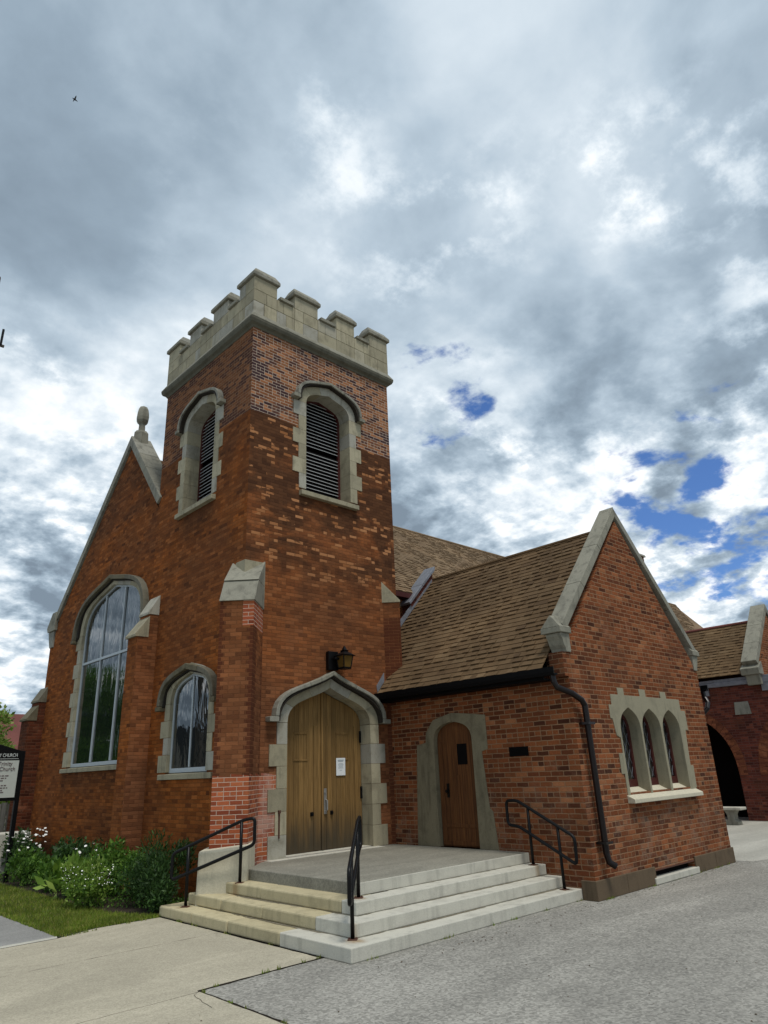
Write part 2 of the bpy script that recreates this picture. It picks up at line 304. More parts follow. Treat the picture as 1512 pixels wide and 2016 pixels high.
S['roof'] = shingle('brown_shingle', [(0, (0.100, 0.060, 0.029)), (0.2, (0.125, 0.077, 0.037)), (0.8, (0.148, 0.093, 0.046)), (1, (0.165, 0.108, 0.056))])
S['roof2'] = shingle('tan_shingle', [(0, (0.19, 0.125, 0.070)), (0.5, (0.22, 0.150, 0.086)), (1, (0.25, 0.175, 0.103))])
S['redroof'] = shingle('red_roof_tile', [(0, (0.13, 0.045, 0.04)), (1, (0.2, 0.075, 0.06))])
S['lead'] = flat('lead_flashing', (0.22, 0.23, 0.26), 0.55, 0.3, 0.8, 8)
S['black'] = flat('black_metal', (0.004, 0.004, 0.0045), 0.40, 0.0, 0.4, 30, 0.25)
S['pipe'] = flat('dark_brown_pipe_paint', (0.009, 0.0055, 0.005), 0.28, 0.0, 0.5, 14, 0.35)
S['gutter'] = flat('black_gutter_paint', (0.003, 0.003, 0.0035), 0.6, 0.0, 0.4, 14, 0.12)
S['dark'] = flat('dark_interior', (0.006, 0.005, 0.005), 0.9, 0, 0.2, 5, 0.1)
S['slat_lit'] = flat('lit_slat_metal', (0.46, 0.47, 0.47), 0.5, 0.0, 0.4, 30)  # pale slat edges, the light they catch put into the colour
S['louvre_shade'] = flat('shade_black_louvre', (0.012, 0.011, 0.011), 0.8, 0, 0.3, 20, 0.1)  # slat undersides blackened, their shade put into the colour
S['jambred'] = flat('dark_red_frame_paint', (0.065, 0.014, 0.012), 0.5, 0, 0.4, 20)
S['alu'] = flat('aluminium_frame', (0.42, 0.47, 0.50), 0.45, 0.1, 0.15, 20)
S['glass'] = glass()
S['oak'] = wood('weathered_oak', (0.165, 0.092, 0.028), (0.295, 0.175, 0.062), (0.052, 0.043, 0.028))
S['redoak'] = wood('red_brown_oak', (0.085, 0.029, 0.009), (0.165, 0.065, 0.019))
S['steel'] = flat('worn_steel', (0.36, 0.35, 0.33), 0.4, 0.5, 0.3, 30)
S['rust'] = flat('rusty_iron', (0.10, 0.045, 0.03), 0.75, 0.2, 0.7, 30)
S['paper'] = flat('white_paper', (0.80, 0.83, 0.84), 0.7, 0, 0.04, 30)
S['ink'] = flat('grey_ink', (0.30, 0.36, 0.40), 0.8, 0, 0.2, 80)
S['amber'] = flat('amber_lamp_glass', (0.13, 0.075, 0.018), 0.15, 0, 0.3, 30, 0.6)
S['walk'] = ground_mat('concrete_pavement', (0.43, 0.392, 0.300), 0.30, 80, 0.45, 0.80)
S['plaza'] = ground_mat('exposed_aggregate', (0.285, 0.275, 0.245), 0.62, 46, 0.5, 0.76)
S['asph'] = ground_mat('grey_asphalt', (0.27, 0.268, 0.255), 0.3, 90, 0.3, 0.85)
S['court'] = ground_mat('pale_courtyard_paving', (0.42, 0.41, 0.36), 0.25, 60, 0.3, 0.85)
S['soil'] = ground_mat('dark_soil', (0.035, 0.026, 0.017), 0.6, 40, 0.5, 0.5, 0.02)
S['soil2'] = ground_mat('grey_dirt', (0.20, 0.175, 0.125), 0.5, 60, 0.5, 0.6, 0.003)
S['earth'] = ground_mat('far_ground', (0.13, 0.13, 0.11), 0.3, 10, 0.4, 0.7)
S['turf'] = ground_mat('turf_base', (0.05, 0.065, 0.018), 0.5, 30, 0.4, 0.7)
S['grass'] = leaf('grass_blade', [(0, (0.11, 0.18, 0.016)), (0.6, (0.21, 0.29, 0.030)), (0.85, (0.30, 0.31, 0.06)), (1, (0.40, 0.35, 0.12))])
S['lf_dark'] = leaf('dark_leaf', [(0, (0.018, 0.048, 0.011)), (0.7, (0.042, 0.095, 0.022)), (1, (0.075, 0.145, 0.034))])
S['lf_mid'] = leaf('mid_green_leaf', [(0, (0.042, 0.11, 0.014)), (0.7, (0.10, 0.21, 0.026)), (1, (0.18, 0.31, 0.05))])
S['lf_light'] = leaf('yellow_green_leaf', [(0, (0.08, 0.17, 0.020)), (0.7, (0.18, 0.30, 0.04)), (1, (0.31, 0.42, 0.09))])
S['lf_tree'] = leaf('tree_leaf', [(0, (0.09, 0.16, 0.02)), (0.6, (0.20, 0.30, 0.05)), (1, (0.34, 0.42, 0.12))], 0.4)
S['petal'] = flat('white_petal', (0.80, 0.80, 0.76), 0.7, 0, 0.1, 30)
S['bark'] = flat('bark', (0.10, 0.075, 0.05), 0.95, 0, 0.7, 12, 0.1, 0.8)
S['fence'] = wood('grey_fence_board', (0.13, 0.125, 0.11), (0.24, 0.23, 0.20))
S['siding'] = flat('beige_siding', (0.35, 0.32, 0.27), 0.8, 0, 0.1, 6)
S['signw'] = flat('sign_panel_white', (0.50, 0.52, 0.47), 0.5, 0, 0.06, 20)
S['signt'] = flat('sign_lettering_grey', (0.13, 0.09, 0.09), 0.6, 0, 0.1, 20)
S['signh'] = flat('sign_lettering_white', (0.62, 0.64, 0.62), 0.6, 0, 0.05, 20)
S['pole'] = flat('grey_pole_wood', (0.09, 0.08, 0.07), 0.9, 0, 0.5, 10)
S['bird'] = flat('dark_feather', (0.03, 0.028, 0.026), 0.8, 0, 0.2, 20)

# ------------------------------------------------------------------ mesh builder
class MB:
    def __init__(s): s.v = []; s.f = []
    def add(s, vs, fs):
        k = len(s.v); s.v += [Vector(q) for q in vs]; s.f += [tuple(i+k for i in f) for f in fs]
    def box(s, a, b):
        (x0, y0, z0), (x1, y1, z1) = a, b
        s.add([(x0,y0,z0),(x1,y0,z0),(x1,y1,z0),(x0,y1,z0),(x0,y0,z1),(x1,y0,z1),(x1,y1,z1),(x0,y1,z1)],
              [(3,2,1,0),(4,5,6,7),(0,1,5,4),(1,2,6,5),(2,3,7,6),(3,0,4,7)])
    def hexa(s, bot, top):                                   # two loops of equal length
        n = len(bot)
        s.add(list(bot)+list(top), [tuple(reversed(range(n))), tuple(range(n, 2*n))] + [(i, (i+1)%n, n+(i+1)%n, n+i) for i in range(n)])
    def prism(s, outline, F, w0, w1, holes=()):              # 2D outline in frame F, from depth w0 to w1
        loops = [list(outline)] + [list(h) for h in holes]
        tris = tessellate_polygon([[Vector((a, b, 0)) for a, b in lp] for lp in loops])
        flatp = [q for lp in loops for q in lp]; n = len(flatp)
        fs = [tuple(tr) for tr in tris] + [tuple(i+n for i in reversed(tr)) for tr in tris]
        k = 0
        for lp in loops:
            L = len(lp)
            fs += [(k+i, k+(i+1)%L, n+k+(i+1)%L, n+k+i) for i in range(L)]; k += L
        s.add([F(a, b, w0) for a, b in flatp] + [F(a, b, w1) for a, b in flatp], fs)
    def tube(s, pts, r, seg=10, cap=True, radii=None):
        pts = [Vector(p) for p in pts]; rings = []; prev = None
        for i, p in enumerate(pts):
            d = (pts[min(i+1, len(pts)-1)] - pts[max(i-1, 0)]).normalized()
            ref = prev if prev is not None else (Vector((0,0,1)) if abs(d.z) < .9 else Vector((1,0,0)))
            a = (ref - d*ref.dot(d)).normalized(); prev = a; b = d.cross(a); rr = radii[i] if radii else r
            rings.append([p + (a*math.cos(2*math.pi*j/seg) + b*math.sin(2*math.pi*j/seg))*rr for j in range(seg)])
        fs = [(i*seg+j, i*seg+(j+1)%seg, (i+1)*seg+(j+1)%seg, (i+1)*seg+j) for i in range(len(pts)-1) for j in range(seg)]
        if cap: fs += [tuple(reversed(range(seg))), tuple((len(pts)-1)*seg+j for j in range(seg))]
        s.add([q for rg in rings for q in rg], fs)
    def build(s, name, mat, parent=None, bevel=0.0, smooth=False, recalc=True):
        o_ = Vector((0,0,0)); q = parent
        while q is not None: o_ += q.location; q = q.parent
        me = bpy.data.meshes.new(name); me.from_pydata([v - o_ for v in s.v], [], s.f)
        if recalc:
            bm = bmesh.new(); bm.from_mesh(me); bmesh.ops.recalc_face_normals(bm, faces=bm.faces); bm.to_mesh(me); bm.free()
        ul = me.uv_layers.new(name='UVMap'); Z = Vector((0,0,1))
        for p in me.polygons:
            n = p.normal
            if abs(n.z) > 0.9: a, b = Vector((1,0,0)), Vector((0,1,0))
            else: a = Z.cross(n).normalized(); b = n.cross(a)
            for li in p.loop_indices:
                c = me.vertices[me.loops[li].vertex_index].co + o_
                ul.data[li].uv = (c.dot(a), c.dot(b))
            p.use_smooth = smooth
        me.materials.append(mat)
        o = bpy.data.objects.new(name, me); C.objects.link(o); o.parent = parent
        if bevel:
            b = o.modifiers.new('bevel', 'BEVEL'); b.width = bevel; b.segments = 2; b.limit_method = 'ANGLE'; b.angle_limit = R(40)
        return o

def empty(name, loc, label, cat, group=None):
    o = bpy.data.objects.new(name, None); C.objects.link(o); o.location = loc; o.empty_display_size = 0.2
    o['label'] = label; o['category'] = cat
    if group: o['group'] = group
    return o
def tag(o, label, cat, group=None):
    o['label'] = label; o['category'] = cat
    if group: o['group'] = group
    return o
def structure(o): o['kind'] = 'structure'; return o

# frames: u along the wall, v up, w out of the wall
FS = lambda y: (lambda a, b, c: Vector((a, y - c, b)))       # south-facing wall
FW = lambda x: (lambda a, b, c: Vector((x - c, a, b)))       # west-facing wall

def arch(uc, half, spring, rise, n=10, k1=0.85, k2=0.42, slope=0.35):
    """pointed arch from left springing to right springing (a Bezier each side)"""
    P0, P1, P2, P3 = (-half, 0), (-half, rise*k1), (-half*k2, rise*(1-slope*k2*half/max(rise,1e-6)*0.6)), (0, rise)
    left = []
    for i in range(n+1):
        q = i/n; c = [(1-q)**3, 3*q*(1-q)**2, 3*q*q*(1-q), q**3]
        left.append((sum(a*p[0] for a, p in zip(c, (P0,P1,P2,P3))), sum(a*p[1] for a, p in zip(c, (P0,P1,P2,P3)))))
    pts = left + [(-a, b) for a, b in reversed(left[:-1])]
    return [(uc+a, spring+b) for a, b in pts]
def opening(uc, half, base, spring, rise, **k):
    return [(uc-half, base)] + arch(uc, half, spring, rise, **k) + [(uc+half, base)]
def ring(mb, inner, outer, F, w0, w1, parts=1, gap=0.004):
    """band between two curves with equal point counts, cut into stones"""
    n = len(inner)-1
    for s_ in range(parts):
        i0, i1 = round(s_*n/parts), round((s_+1)*n/parts)
        a, b = inner[i0:i1+1], outer[i0:i1+1]
        if parts > 1:                                        # open a thin joint
            def pull(c):
                d0 = Vector(c[1])-Vector(c[0]); d1 = Vector(c[-2])-Vector(c[-1])
                return [tuple(Vector(c[0])+d0.normalized()*gap/2)] + c[1:-1] + [tuple(Vector(c[-1])+d1.normalized()*gap/2)]
            a, b = pull(list(a)), pull(list(b))
        mb.prism(a + list(reversed(b)), F, w0, w1)
def quoins(mb, u_in, side, z0, z1, n, wide, narrow, F, w0, w1, first_wide=True, gap=0.005):
    h = (z1-z0)/n
    for i in range(n):
        ww = wide if (i % 2 == 0) == first_wide else narrow
        ww += random.uniform(-0.012, 0.012)
        a, b = u_in, u_in + side*ww
        mb.prism([(a, z0+i*h+gap/2), (b, z0+i*h+gap/2), (b, z0+(i+1)*h-gap/2), (a, z0+(i+1)*h-gap/2)], F, w0, w1)
def hood(uc, half, spring, rise, th, F, proj, stop=0.16, **k):
    mb = MB()
    i_ = arch(uc, half, spring, rise, **k); o_ = arch(uc, half+th, spring, rise+th*1.1, **k)
    ring(mb, i_, o_, F, -0.02, proj, 3, 0.003)
    for sgn in (-1, 1):
        a = uc + sgn*(half-0.005); b = uc + sgn*(half+th+stop)
        mb.prism([(a, spring-0.09), (b, spring-0.09), (b, spring-0.003), (a, spring-0.003)], F, -0.02, proj*0.98)
    return mb

def shingles(mb, O, e, s, ranges, H, exp=0.135, lift=0.016, seed=1):
    """overlapping courses: a tilted strip per course plus random thicker tabs; ranges(v)->(u0,u1)"""
    rnd = random.Random(seed); O = Vector(O); e = Vector(e).normalized(); s = Vector(s).normalized(); n = e.cross(s).normalized()
    if n.z < 0: n = -n
    def slab(u0, u1, v0, v1, h0, h1):
        P = lambda u, v, h: O + e*u + s*v + n*h
        mb.add([P(u0,v0,-0.01), P(u1,v0,-0.01), P(u1,v0,h0), P(u0,v0,h0), P(u0,v1,h1), P(u1,v1,h1)], [(0,1,2,3), (3,2,5,4), (0,3,4), (1,5,2)])
    i = 0
    while i*exp < H:
        v0 = i*exp; v1 = min(H, v0+exp*1.15); u0, u1 = ranges(v0)
        if u1-u0 > 0.05:
            u = u0
            while u < u1:                                    # single shingles butted side by side
                wd = rnd.uniform(0.22, 0.36); b = min(u1, u+wd)
                slab(u, b, v0, v1, lift*0.75+rnd.uniform(-0.002, 0.002), 0.0)
                if rnd.random() < 0.62 and b-u > 0.15:       # laminated tab on top
                    q = rnd.uniform(0.0, 0.05)
                    slab(u+q, min(b, u+q+rnd.uniform(0.11, 0.24)), v0-0.006, v1*0.5+v0*0.5+0.03, lift*1.7, lift*0.6)
                u = b
        i += 1

# ------------------------------------------------------------------ church
W = 3.886; A = 3.532; B = 8.53; L = 4.318
church = empty('church', (0, 0, 0), 'red brick church with square battlemented corner tower, big arched west window and gabled side porch', 'church')
T = 0.45
ZT = 10.93                                                    # brick top of the tower

# openings
lou = dict(S=(2.0, 0.61, 7.47, 9.56, 0.40), Wt=(2.03, 0.66, 7.45, 9.42, 0.42))
ar_l = dict(k1=0.75, k2=0.55, slope=0.5)
lo_S = opening(2.0, 0.64, 7.44, 9.50, 0.44, **ar_l)
lo_W = opening(2.03, 0.66, 7.44, 9.45, 0.46, **ar_l)
ar_d = dict(k1=0.62, k2=0.50, slope=0.9)
door_o = opening(1.98, 1.04, 0.58, 2.80, 0.71, **ar_d)
ar_w = dict(k1=0.80, k2=0.52, slope=0.42)
sm_w = opening(1.83, 0.79, 2.00, 3.33, 0.57, **ar_w)
big_w = opening(6.08, 1.74, 2.24, 5.52, 1.07, **ar_w)

mb = MB()
mb.prism([(0, 0), (W, 0), (W, ZT), (0, ZT)], FS(0), 0, -T, [door_o, lo_S])
mb.prism([(T, 0), (W-T, 0), (W-T, ZT), (T, ZT)], FW(0), 0, -T, [sm_w, lo_W])
mb.box((W-T, T, 0), (W, W-T, ZT)); mb.box((0, W-T, 0), (W, W, ZT)); mb.box((T, T, ZT-0.3), (W-T, W-T, ZT-0.1))
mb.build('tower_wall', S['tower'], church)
mb = MB(); mb.box((1.0, 1.0, 6.5), (W-0.6, W-0.6, 10.4)); mb.build('belfry_dark_block', S['dark'], church); mb = MB(); mb.box((0.9, 0.75, 0.3), (3.2, 1.0, 4)); mb.build('vestibule_wall', S['dark'], church)  # first box: unseen black block, the belfry's dark put in as colour

# parapet: string course, wall, merlons with weathered caps
par = MB()
def parapet_side(F, swap):
    edges = [0.0, 0.60, 1.08, 1.74, 2.30, 2.86, 3.36, 3.96]
    o = 0.035
    for i in range(7):
        a, b = edges[i]-o, edges[i+1]-o
        top = 12.16 if i % 2 == 0 else 11.82
        a2 = a + (0.36 if (i == 0 and swap) else 0)
        # courses of ashlar blocks
        z = 11.20
        for zc in ((11.20, 11.52), (11.52, 11.82), (11.82, 12.16)):
            if zc[1] > top+0.01: break
            if zc[0] >= 11.8: cut = [a2, b]
            else:
                mid = a2+(b-a2)*random.uniform(0.35, 0.65); cut = [a2, mid, b] if random.random() < .6 else [a2, b]
            for c0, c1 in zip(cut, cut[1:]):
                par.prism([(c0+0.0025, zc[0]+0.003), (c1-0.0025, zc[0]+0.003), (c1-0.0025, zc[1]-0.003), (c0+0.0025, zc[1]-0.003)], F, o, o-0.36+0.002)
parapet_side(FS(0), False); parapet_side(FW(0), True)
par.box((0.33, W-0.32, 11.2), (W+0.035, W+0.03, 12.1)); par.box((W-0.32, 0.33, 11.2), (W+0.03, W-0.325, 12.1))
par = par.build('parapet', S['lime'], church, 0.01)
mb = MB()
o = 0.13
prof = [(-0.3, 11.035), (o, 11.035), (o, 11.06), (0.045, 11.21), (-0.3, 11.21)]   # (out, z)
n = len(prof); loops = []
for q, z in prof: loops.append([Vector((-q, -q, z)), Vector((W+q, -q, z)), Vector((W+q, W+q, z)), Vector((-q, W+q, z))])
vs = [v for lp in loops for v in lp]
fs = [(i*4+j, i*4+(j+1)%4, ((i+1)%n)*4+(j+1)%4, ((i+1)%n)*4+j) for i in range(n) for j in range(4)]
mb.add(vs, fs); mb.build('string_course', S['cope'], par, 0.012)
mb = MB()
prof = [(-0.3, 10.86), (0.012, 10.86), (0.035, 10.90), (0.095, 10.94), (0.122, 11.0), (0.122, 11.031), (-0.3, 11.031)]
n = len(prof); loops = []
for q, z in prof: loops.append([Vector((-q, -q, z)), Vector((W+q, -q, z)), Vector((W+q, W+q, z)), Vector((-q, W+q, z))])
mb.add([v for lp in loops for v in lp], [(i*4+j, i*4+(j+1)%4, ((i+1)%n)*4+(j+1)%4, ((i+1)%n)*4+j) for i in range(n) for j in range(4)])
mb.build('drip_moulding', S['dark_moulding'], par)
def caps(mb, F, skip_first):
    edges = [0.0, 0.60, 1.08, 1.74, 2.30, 2.86, 3.36, 3.96]; o = 0.035
    for i in range(0, 7, 2):
        if i == 0 and skip_first: continue
        a, b = edges[i]-o-0.05, edges[i+1]-o+0.05; z0, z1, z2 = 12.163, 12.25, 12.42
        # saddle-back cap: low ridge along the wall
        for w0, w1 in ((o+0.055, o-0.36-0.05),):
            mid = (w0+w1)/2
            P = F
            mb.hexa([P(a, z0, w0), P(b, z0, w0), P(b, z0, w1), P(a, z0, w1)], [P(a, z1, w0), P(b, z1, w0), P(b, z1, w1), P(a, z1, w1)])
            mb.hexa([P(a+.004, z1+.002, w0-.004), P(b-.004, z1+.002, w0-.004), P(b-.004, z1+.002, w1+.004), P(a+.004, z1+.002, w1+.004)], [P(a+0.07, z2, w0-0.12), P(b-0.07, z2, w0-0.12), P(b-0.07, z2, w1+0.12), P(a+0.07, z2, w1+0.12)])
    for i in range(1, 7, 2):
        a, b = edges[i]-o+0.055, edges[i+1]-o-0.055
        mb.prism([(a, 11.823), (b, 11.823), (b, 11.90), (a, 11.90)], F, o+0.05, o-0.40)
mb = MB(); caps(mb, FS(0), True)
# corner merlon cap wraps both faces
a0, b0 = -0.09, 0.615
for (x0, y0, x1, y1) in ((-0.09, -0.09, 0.615, 0.33), (-0.09, 0.335, 0.33, 0.615)):
    mb.box((x0, y0, 12.163), (x1, y1, 12.25))
    mb.hexa([(x0+.004, y0+.004, 12.252), (x1-.004, y0+.004, 12.252), (x1-.004, y1-.004, 12.252), (x0+.004, y1-.004, 12.252)],
            [(x0+0.12, y0+0.12, 12.44), (x1-0.07, y0+0.12, 12.44), (x1-0.07, y1-0.06, 12.44), (x0+0.12, y1-0.06, 12.44)])
mb.build('merlon_cap', S['cope'], par, 0.012)
mb = MB(); caps(mb, FW(0), True); mb.build('merlon_cap', S['cope'], par, 0.012)

# belfry windows
def belfry(F, uc, half, base, spring, rise, hoodz):
    mb = MB()
    quoins(mb, uc-half, -1, base, spring, 6, 0.34, 0.19, F, 0.015, -0.40, False)
    quoins(mb, uc+half, 1, base, spring, 6, 0.34, 0.19, F, 0.015, -0.40, False)
    ring(mb, arch(uc, half, spring, rise, **ar_l), arch(uc, half+0.19, spring, rise+0.20, **ar_l), F, 0.015, -0.40, 5, 0.005)
    root = mb.build('belfry_window', S['lime'], church, 0.006)
    mb = MB()
    mb.hexa([F(uc-half-0.17, base-0.17, -0.3), F(uc+half+0.17, base-0.17, -0.3), F(uc+half+0.17, base-0.17, 0.10), F(uc-half-0.17, base-0.17, 0.10)],
            [F(uc-half-0.17, base-0.003, -0.3), F(uc+half+0.17, base-0.003, -0.3), F(uc+half+0.17, base-0.07, 0.10), F(uc-half-0.17, base-0.07, 0.10)])
    mb.build('sill', S['lime'], root, 0.008)
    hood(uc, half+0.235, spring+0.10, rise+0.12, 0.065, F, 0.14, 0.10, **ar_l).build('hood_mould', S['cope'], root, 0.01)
    mb = MB(); ring(mb, arch(uc, half+0.192, spring+0.02, rise+0.18, **ar_l), arch(uc, half+0.232, spring+0.02, rise+0.225, **ar_l), F, 0.11, -0.02); mb.build('hood_shade_ring', S['soot_shade'], root)  # dark ring below the hood: soot and painted hood shadow
    mb = MB(); op = opening(uc, half+0.02, base-0.02, spring, rise+0.02, **ar_l); ip = opening(uc, half-0.055, base+0.05, spring, rise-0.05, **ar_l)
    mb.prism(op, F, -0.335, -0.385, [ip]); mb.build('frame', S['jambred'], root)
    mb = MB(); lip = MB(); z = base+0.06; i = 0
    while z < spring+rise-0.08:
        hw = half-0.058
        if z > spring-0.05:
            q = (z-spring)/rise; hw = (half-0.06)*math.sqrt(max(0.0, 1-max(0, q)**1.6))
        if i not in (13,) and hw > 0.1:
            d = random.uniform(-0.006, 0.006)
            lip.hexa([F(uc-hw, z+d-0.001, -0.340), F(uc+hw, z-d-0.001, -0.340), F(uc+hw, z-d-0.001, -0.3445), F(uc-hw, z+d-0.001, -0.3445)], [F(uc-hw, z+d+0.011, -0.340), F(uc+hw, z-d+0.011, -0.340), F(uc+hw, z-d+0.011, -0.3445), F(uc-hw, z+d+0.011, -0.3445)])
            mb.hexa([F(uc-hw, z+d, -0.345), F(uc+hw, z-d, -0.345), F(uc+hw, z+0.075-d, -0.40), F(uc-hw, z+0.075+d, -0.40)],
                    [F(uc-hw, z+0.015+d, -0.345), F(uc+hw, z+0.015-d, -0.345), F(uc+hw, z+0.083-d, -0.40), F(uc-hw, z+0.083+d, -0.40)])
        z += 0.0835; i += 1
    lip.build('slat_lit_edge', S['slat_lit'], root)
    mb.build('louvre', S['louvre_shade'], root)
    mb = MB(); mb.prism(op, F, -0.47, -0.50); mb.build('backing', S['dark'], root)  # black sheet painting in the shade behind the slats
belfry(FS(0), 2.0, 0.61, 7.47, 9.50, 0.40, 0)
belfry(FW(0), 2.03, 0.63, 7.47, 9.45, 0.42, 0)

# main doorway
F = FS(0); root = None
mb = MB()
quoins(mb, 0.98, -1, 0.602, 2.80, 6, 0.385, 0.225, F, 0.02, -0.30)
quoins(mb, 2.98, 1, 0.602, 2.80, 6, 0.385, 0.225, F, 0.02, -0.30)
ring(mb, arch(1.98, 1.0, 2.803, 0.66, **ar_d), arch(1.98, 1.225, 2.803, 0.84, **ar_d), F, 0.02, -0.30, 6, 0.005)
dw = mb.build('doorway', S['lime'], church, 0.007)
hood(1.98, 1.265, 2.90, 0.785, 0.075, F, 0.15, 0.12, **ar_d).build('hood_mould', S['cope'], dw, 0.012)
mb = MB(); ring(mb, arch(1.98, 1.228, 2.82, 0.83, **ar_d), arch(1.98, 1.262, 2.84, 0.845, **ar_d), F, 0.12, -0.02); mb.build('hood_shade_ring', S['soot_shade'], dw)  # sooty ring that also paints the shadow under the door hood
ol = opening(1.98, 0.985, 0.615, 2.80, 0.645, **ar_d); mid = [q for q in ol]
half = len(ol)//2
apex = max(ol, key=lambda q: q[1])
def leafpoly(sign):
    pts = [q for q in ol if (q[0]-1.98)*sign > 0.004]
    x = 1.98+sign*0.006
    if sign < 0: return pts + [(x, apex[1]-0.003), (x, 0.615)]
    return [(x, 0.615), (x, apex[1]-0.003)] + pts
for sign in (-1, 1):
    mb = MB(); mb.prism(leafpoly(sign), F, -0.27, -0.33)
    c = 1.98+sign*0.5
    # raised framing: stiles, a small upper panel and a long lower one
    for (a, b, z0, z1) in ((c-0.40, c-0.31, 0.63, 2.78), (c+0.31, c+0.40, 0.63, 2.78), (c-0.165, c+0.165, 2.62, 2.66), (c-0.165, c+0.165, 2.15, 2.18), (c-0.165, c-0.14, 2.18, 2.62), (c+0.14, c+0.165, 2.18, 2.62)):
        mb.box((a, 0.258, z0), (b, 0.272, z1))
    lf = mb.build('door_leaf', S['oak'], dw, 0.004)
mb = MB(); mb.box((1.955, 0.235, 0.62), (2.005, 0.269, 3.40)); mb.build('meeting_stile', S['oak'], dw, 0.004)
mb = MB(); mb.box((2.012, 0.252, 1.22), (2.082, 0.262, 1.66)); mb.tube([(2.055, 0.255, 1.27), (2.062, 0.205, 1.29), (2.062, 0.205, 1.45), (2.055, 0.255, 1.47)], 0.012, 8); mb.tube([(2.047, 0.252, 1.59), (2.047, 0.243, 1.59)], 0.022, 10)
mb.build('door_handle', S['steel'], dw)
for xx in (1.74, 2.20):
    mb = MB(); mb.box((xx-0.035, 0.252, 1.20), (xx+0.035, 0.266, 1.27)); mb.box((xx-0.02, 0.225, 1.215), (xx+0.02, 0.252, 1.255)); mb.build('door_pull', S['black'], dw, 0.004)
for xx in (1.01, 2.945):
    for z in (1.55, 2.58):
        mb = MB(); mb.box((xx-0.02, 0.245, z-0.11), (xx+0.02, 0.268, z+0.11)); mb.build('hinge', S['black'], dw, 0.004)
mb = MB(); mb.box((0.9, 0.05, 0.601), (3.06, 0.34, 0.616)); mb.build('threshold', S['stepw'], dw)
mb = MB(); mb.box((0.81, -0.035, 0.92), (0.835, -0.012, 1.36)); mb.box((0.80, -0.05, 1.31), (0.845, -0.012, 1.36)); mb.build('iron_bar', S['rust'], church)

# arched west windows
def west_window(uc, half, base, spring, rise, hood_half, hood_spring, hood_rise, mull, transom, nq, sillw, lean=0.0):
    F = FW(0)
    mb = MB()
    quoins(mb, uc-half, -1, base-0.05, spring, nq, 0.36, 0.20, F, 0.012, -0.30)
    quoins(mb, uc+half, 1, base-0.05, spring, nq, 0.36, 0.20, F, 0.012, -0.30)
    ring(mb, arch(uc, half, spring, rise, **ar_w), arch(uc, half+0.2, spring, rise+0.20, **ar_w), F, 0.012, -0.30, 7, 0.005)
    root = mb.build('arched_window', S['lime'], church, 0.006)
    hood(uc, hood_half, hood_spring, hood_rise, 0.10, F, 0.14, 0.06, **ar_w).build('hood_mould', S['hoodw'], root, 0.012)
    mb = MB(); ring(mb, arch(uc, half+0.204, spring-0.02, rise+0.19, **ar_w), arch(uc, hood_half-0.003, hood_spring-0.03, hood_rise-0.003, **ar_w), F, 0.06, -0.02); mb.build('hood_shade_ring', S['soot_shade'], root)  # fills the band under the hood with soot and painted shade
    mb = MB()
    mb.hexa([F(uc-sillw, base-0.18, -0.25), F(uc+sillw, base-0.18, -0.25), F(uc+sillw, base-0.18, 0.05), F(uc-sillw, base-0.18, 0.05)],
            [F(uc-sillw, base-0.052, -0.25), F(uc+sillw, base-0.052, -0.25), F(uc+sillw, base-0.085, 0.05), F(uc-sillw, base-0.085, 0.05)])
    mb.build('sill', S['lime'], root, 0.008)
    fr = MB(); f0 = opening(uc, half+0.01, base-0.06, spring, rise+0.01, **ar_w); f1 = opening(uc, half-0.045, base+0.02, spring, rise-0.045, **ar_w)
    fr.prism(f0, F, -0.06, -0.16, [f1])
    def topz(u):
        pts = arch(uc, half-0.06, spring, rise-0.06, **ar_w)
        for (a, b), (c, d) in zip(pts, pts[1:]):
            if a <= u <= c: return b+(d-b)*(u-a)/max(c-a, 1e-6)
        return spring
    for m_ in mull:
        z1 = topz(m_)+0.02
        zs = [base+0.03] + ([transom] if transom else []) + [z1]
        for z0_, z1_ in zip(zs, zs[1:]):
            fr.prism([(m_-0.022, z0_+(0.03 if z0_ == transom else 0)), (m_+0.022, z0_+(0.03 if z0_ == transom else 0)), (m_+0.022, z1_-(0.03 if z1_ == transom else 0)), (m_-0.022, z1_-(0.03 if z1_ == transom else 0))], F, -0.062, -0.158)
    if transom: fr.prism([(uc-half+0.058, transom-0.03), (uc+half-0.058, transom-0.03), (uc+half-0.058, transom+0.03), (uc-half+0.058, transom+0.03)], F, -0.058, -0.157)
    fr.build('frame', S['alu'], root, 0.004)
    # every light has a slightly different tilt, as separate sheets of glass do
    pn = MB(); us = [uc-half+0.03] + list(mull) + [uc+half-0.03]
    for a, b in zip(us, us[1:]):
        for z0_, z1_ in ([(base, transom), (transom, None)] if transom else [(base, None)]):
            if z1_ is None:
                k = 10; pts = [(a+(b-a)*i/k, topz(a+(b-a)*i/k)+0.03) for i in range(k+1)]; pts = [(b, z0_), ] + list(reversed(pts)) + [(a, z0_)]
            else: pts = [(b, z0_), (b, z1_), (a, z1_), (a, z0_)]
            d1, d2 = lean + random.uniform(-0.006, 0.006), random.uniform(-0.004, 0.004)
            Fp = lambda u, v, w_, d1=d1, d2=d2, m0=(a+b)/2, z_=z0_: F(u, v, w_ + d1*(u-m0) + d2*(v-z_))
            pn.prism(pts, Fp, -0.095, -0.105)
    pn.build('pane', S['glass'], root)
west_window(1.83, 0.75, 2.10, 3.33, 0.52, 1.00, 3.30, 0.62, [1.83], None, 4, 1.02, 0.05)
west_window(6.08, 1.70, 2.35, 5.52, 1.02, 2.02, 5.45, 1.22, [6.63, 5.50], 4.78, 9, 2.10)

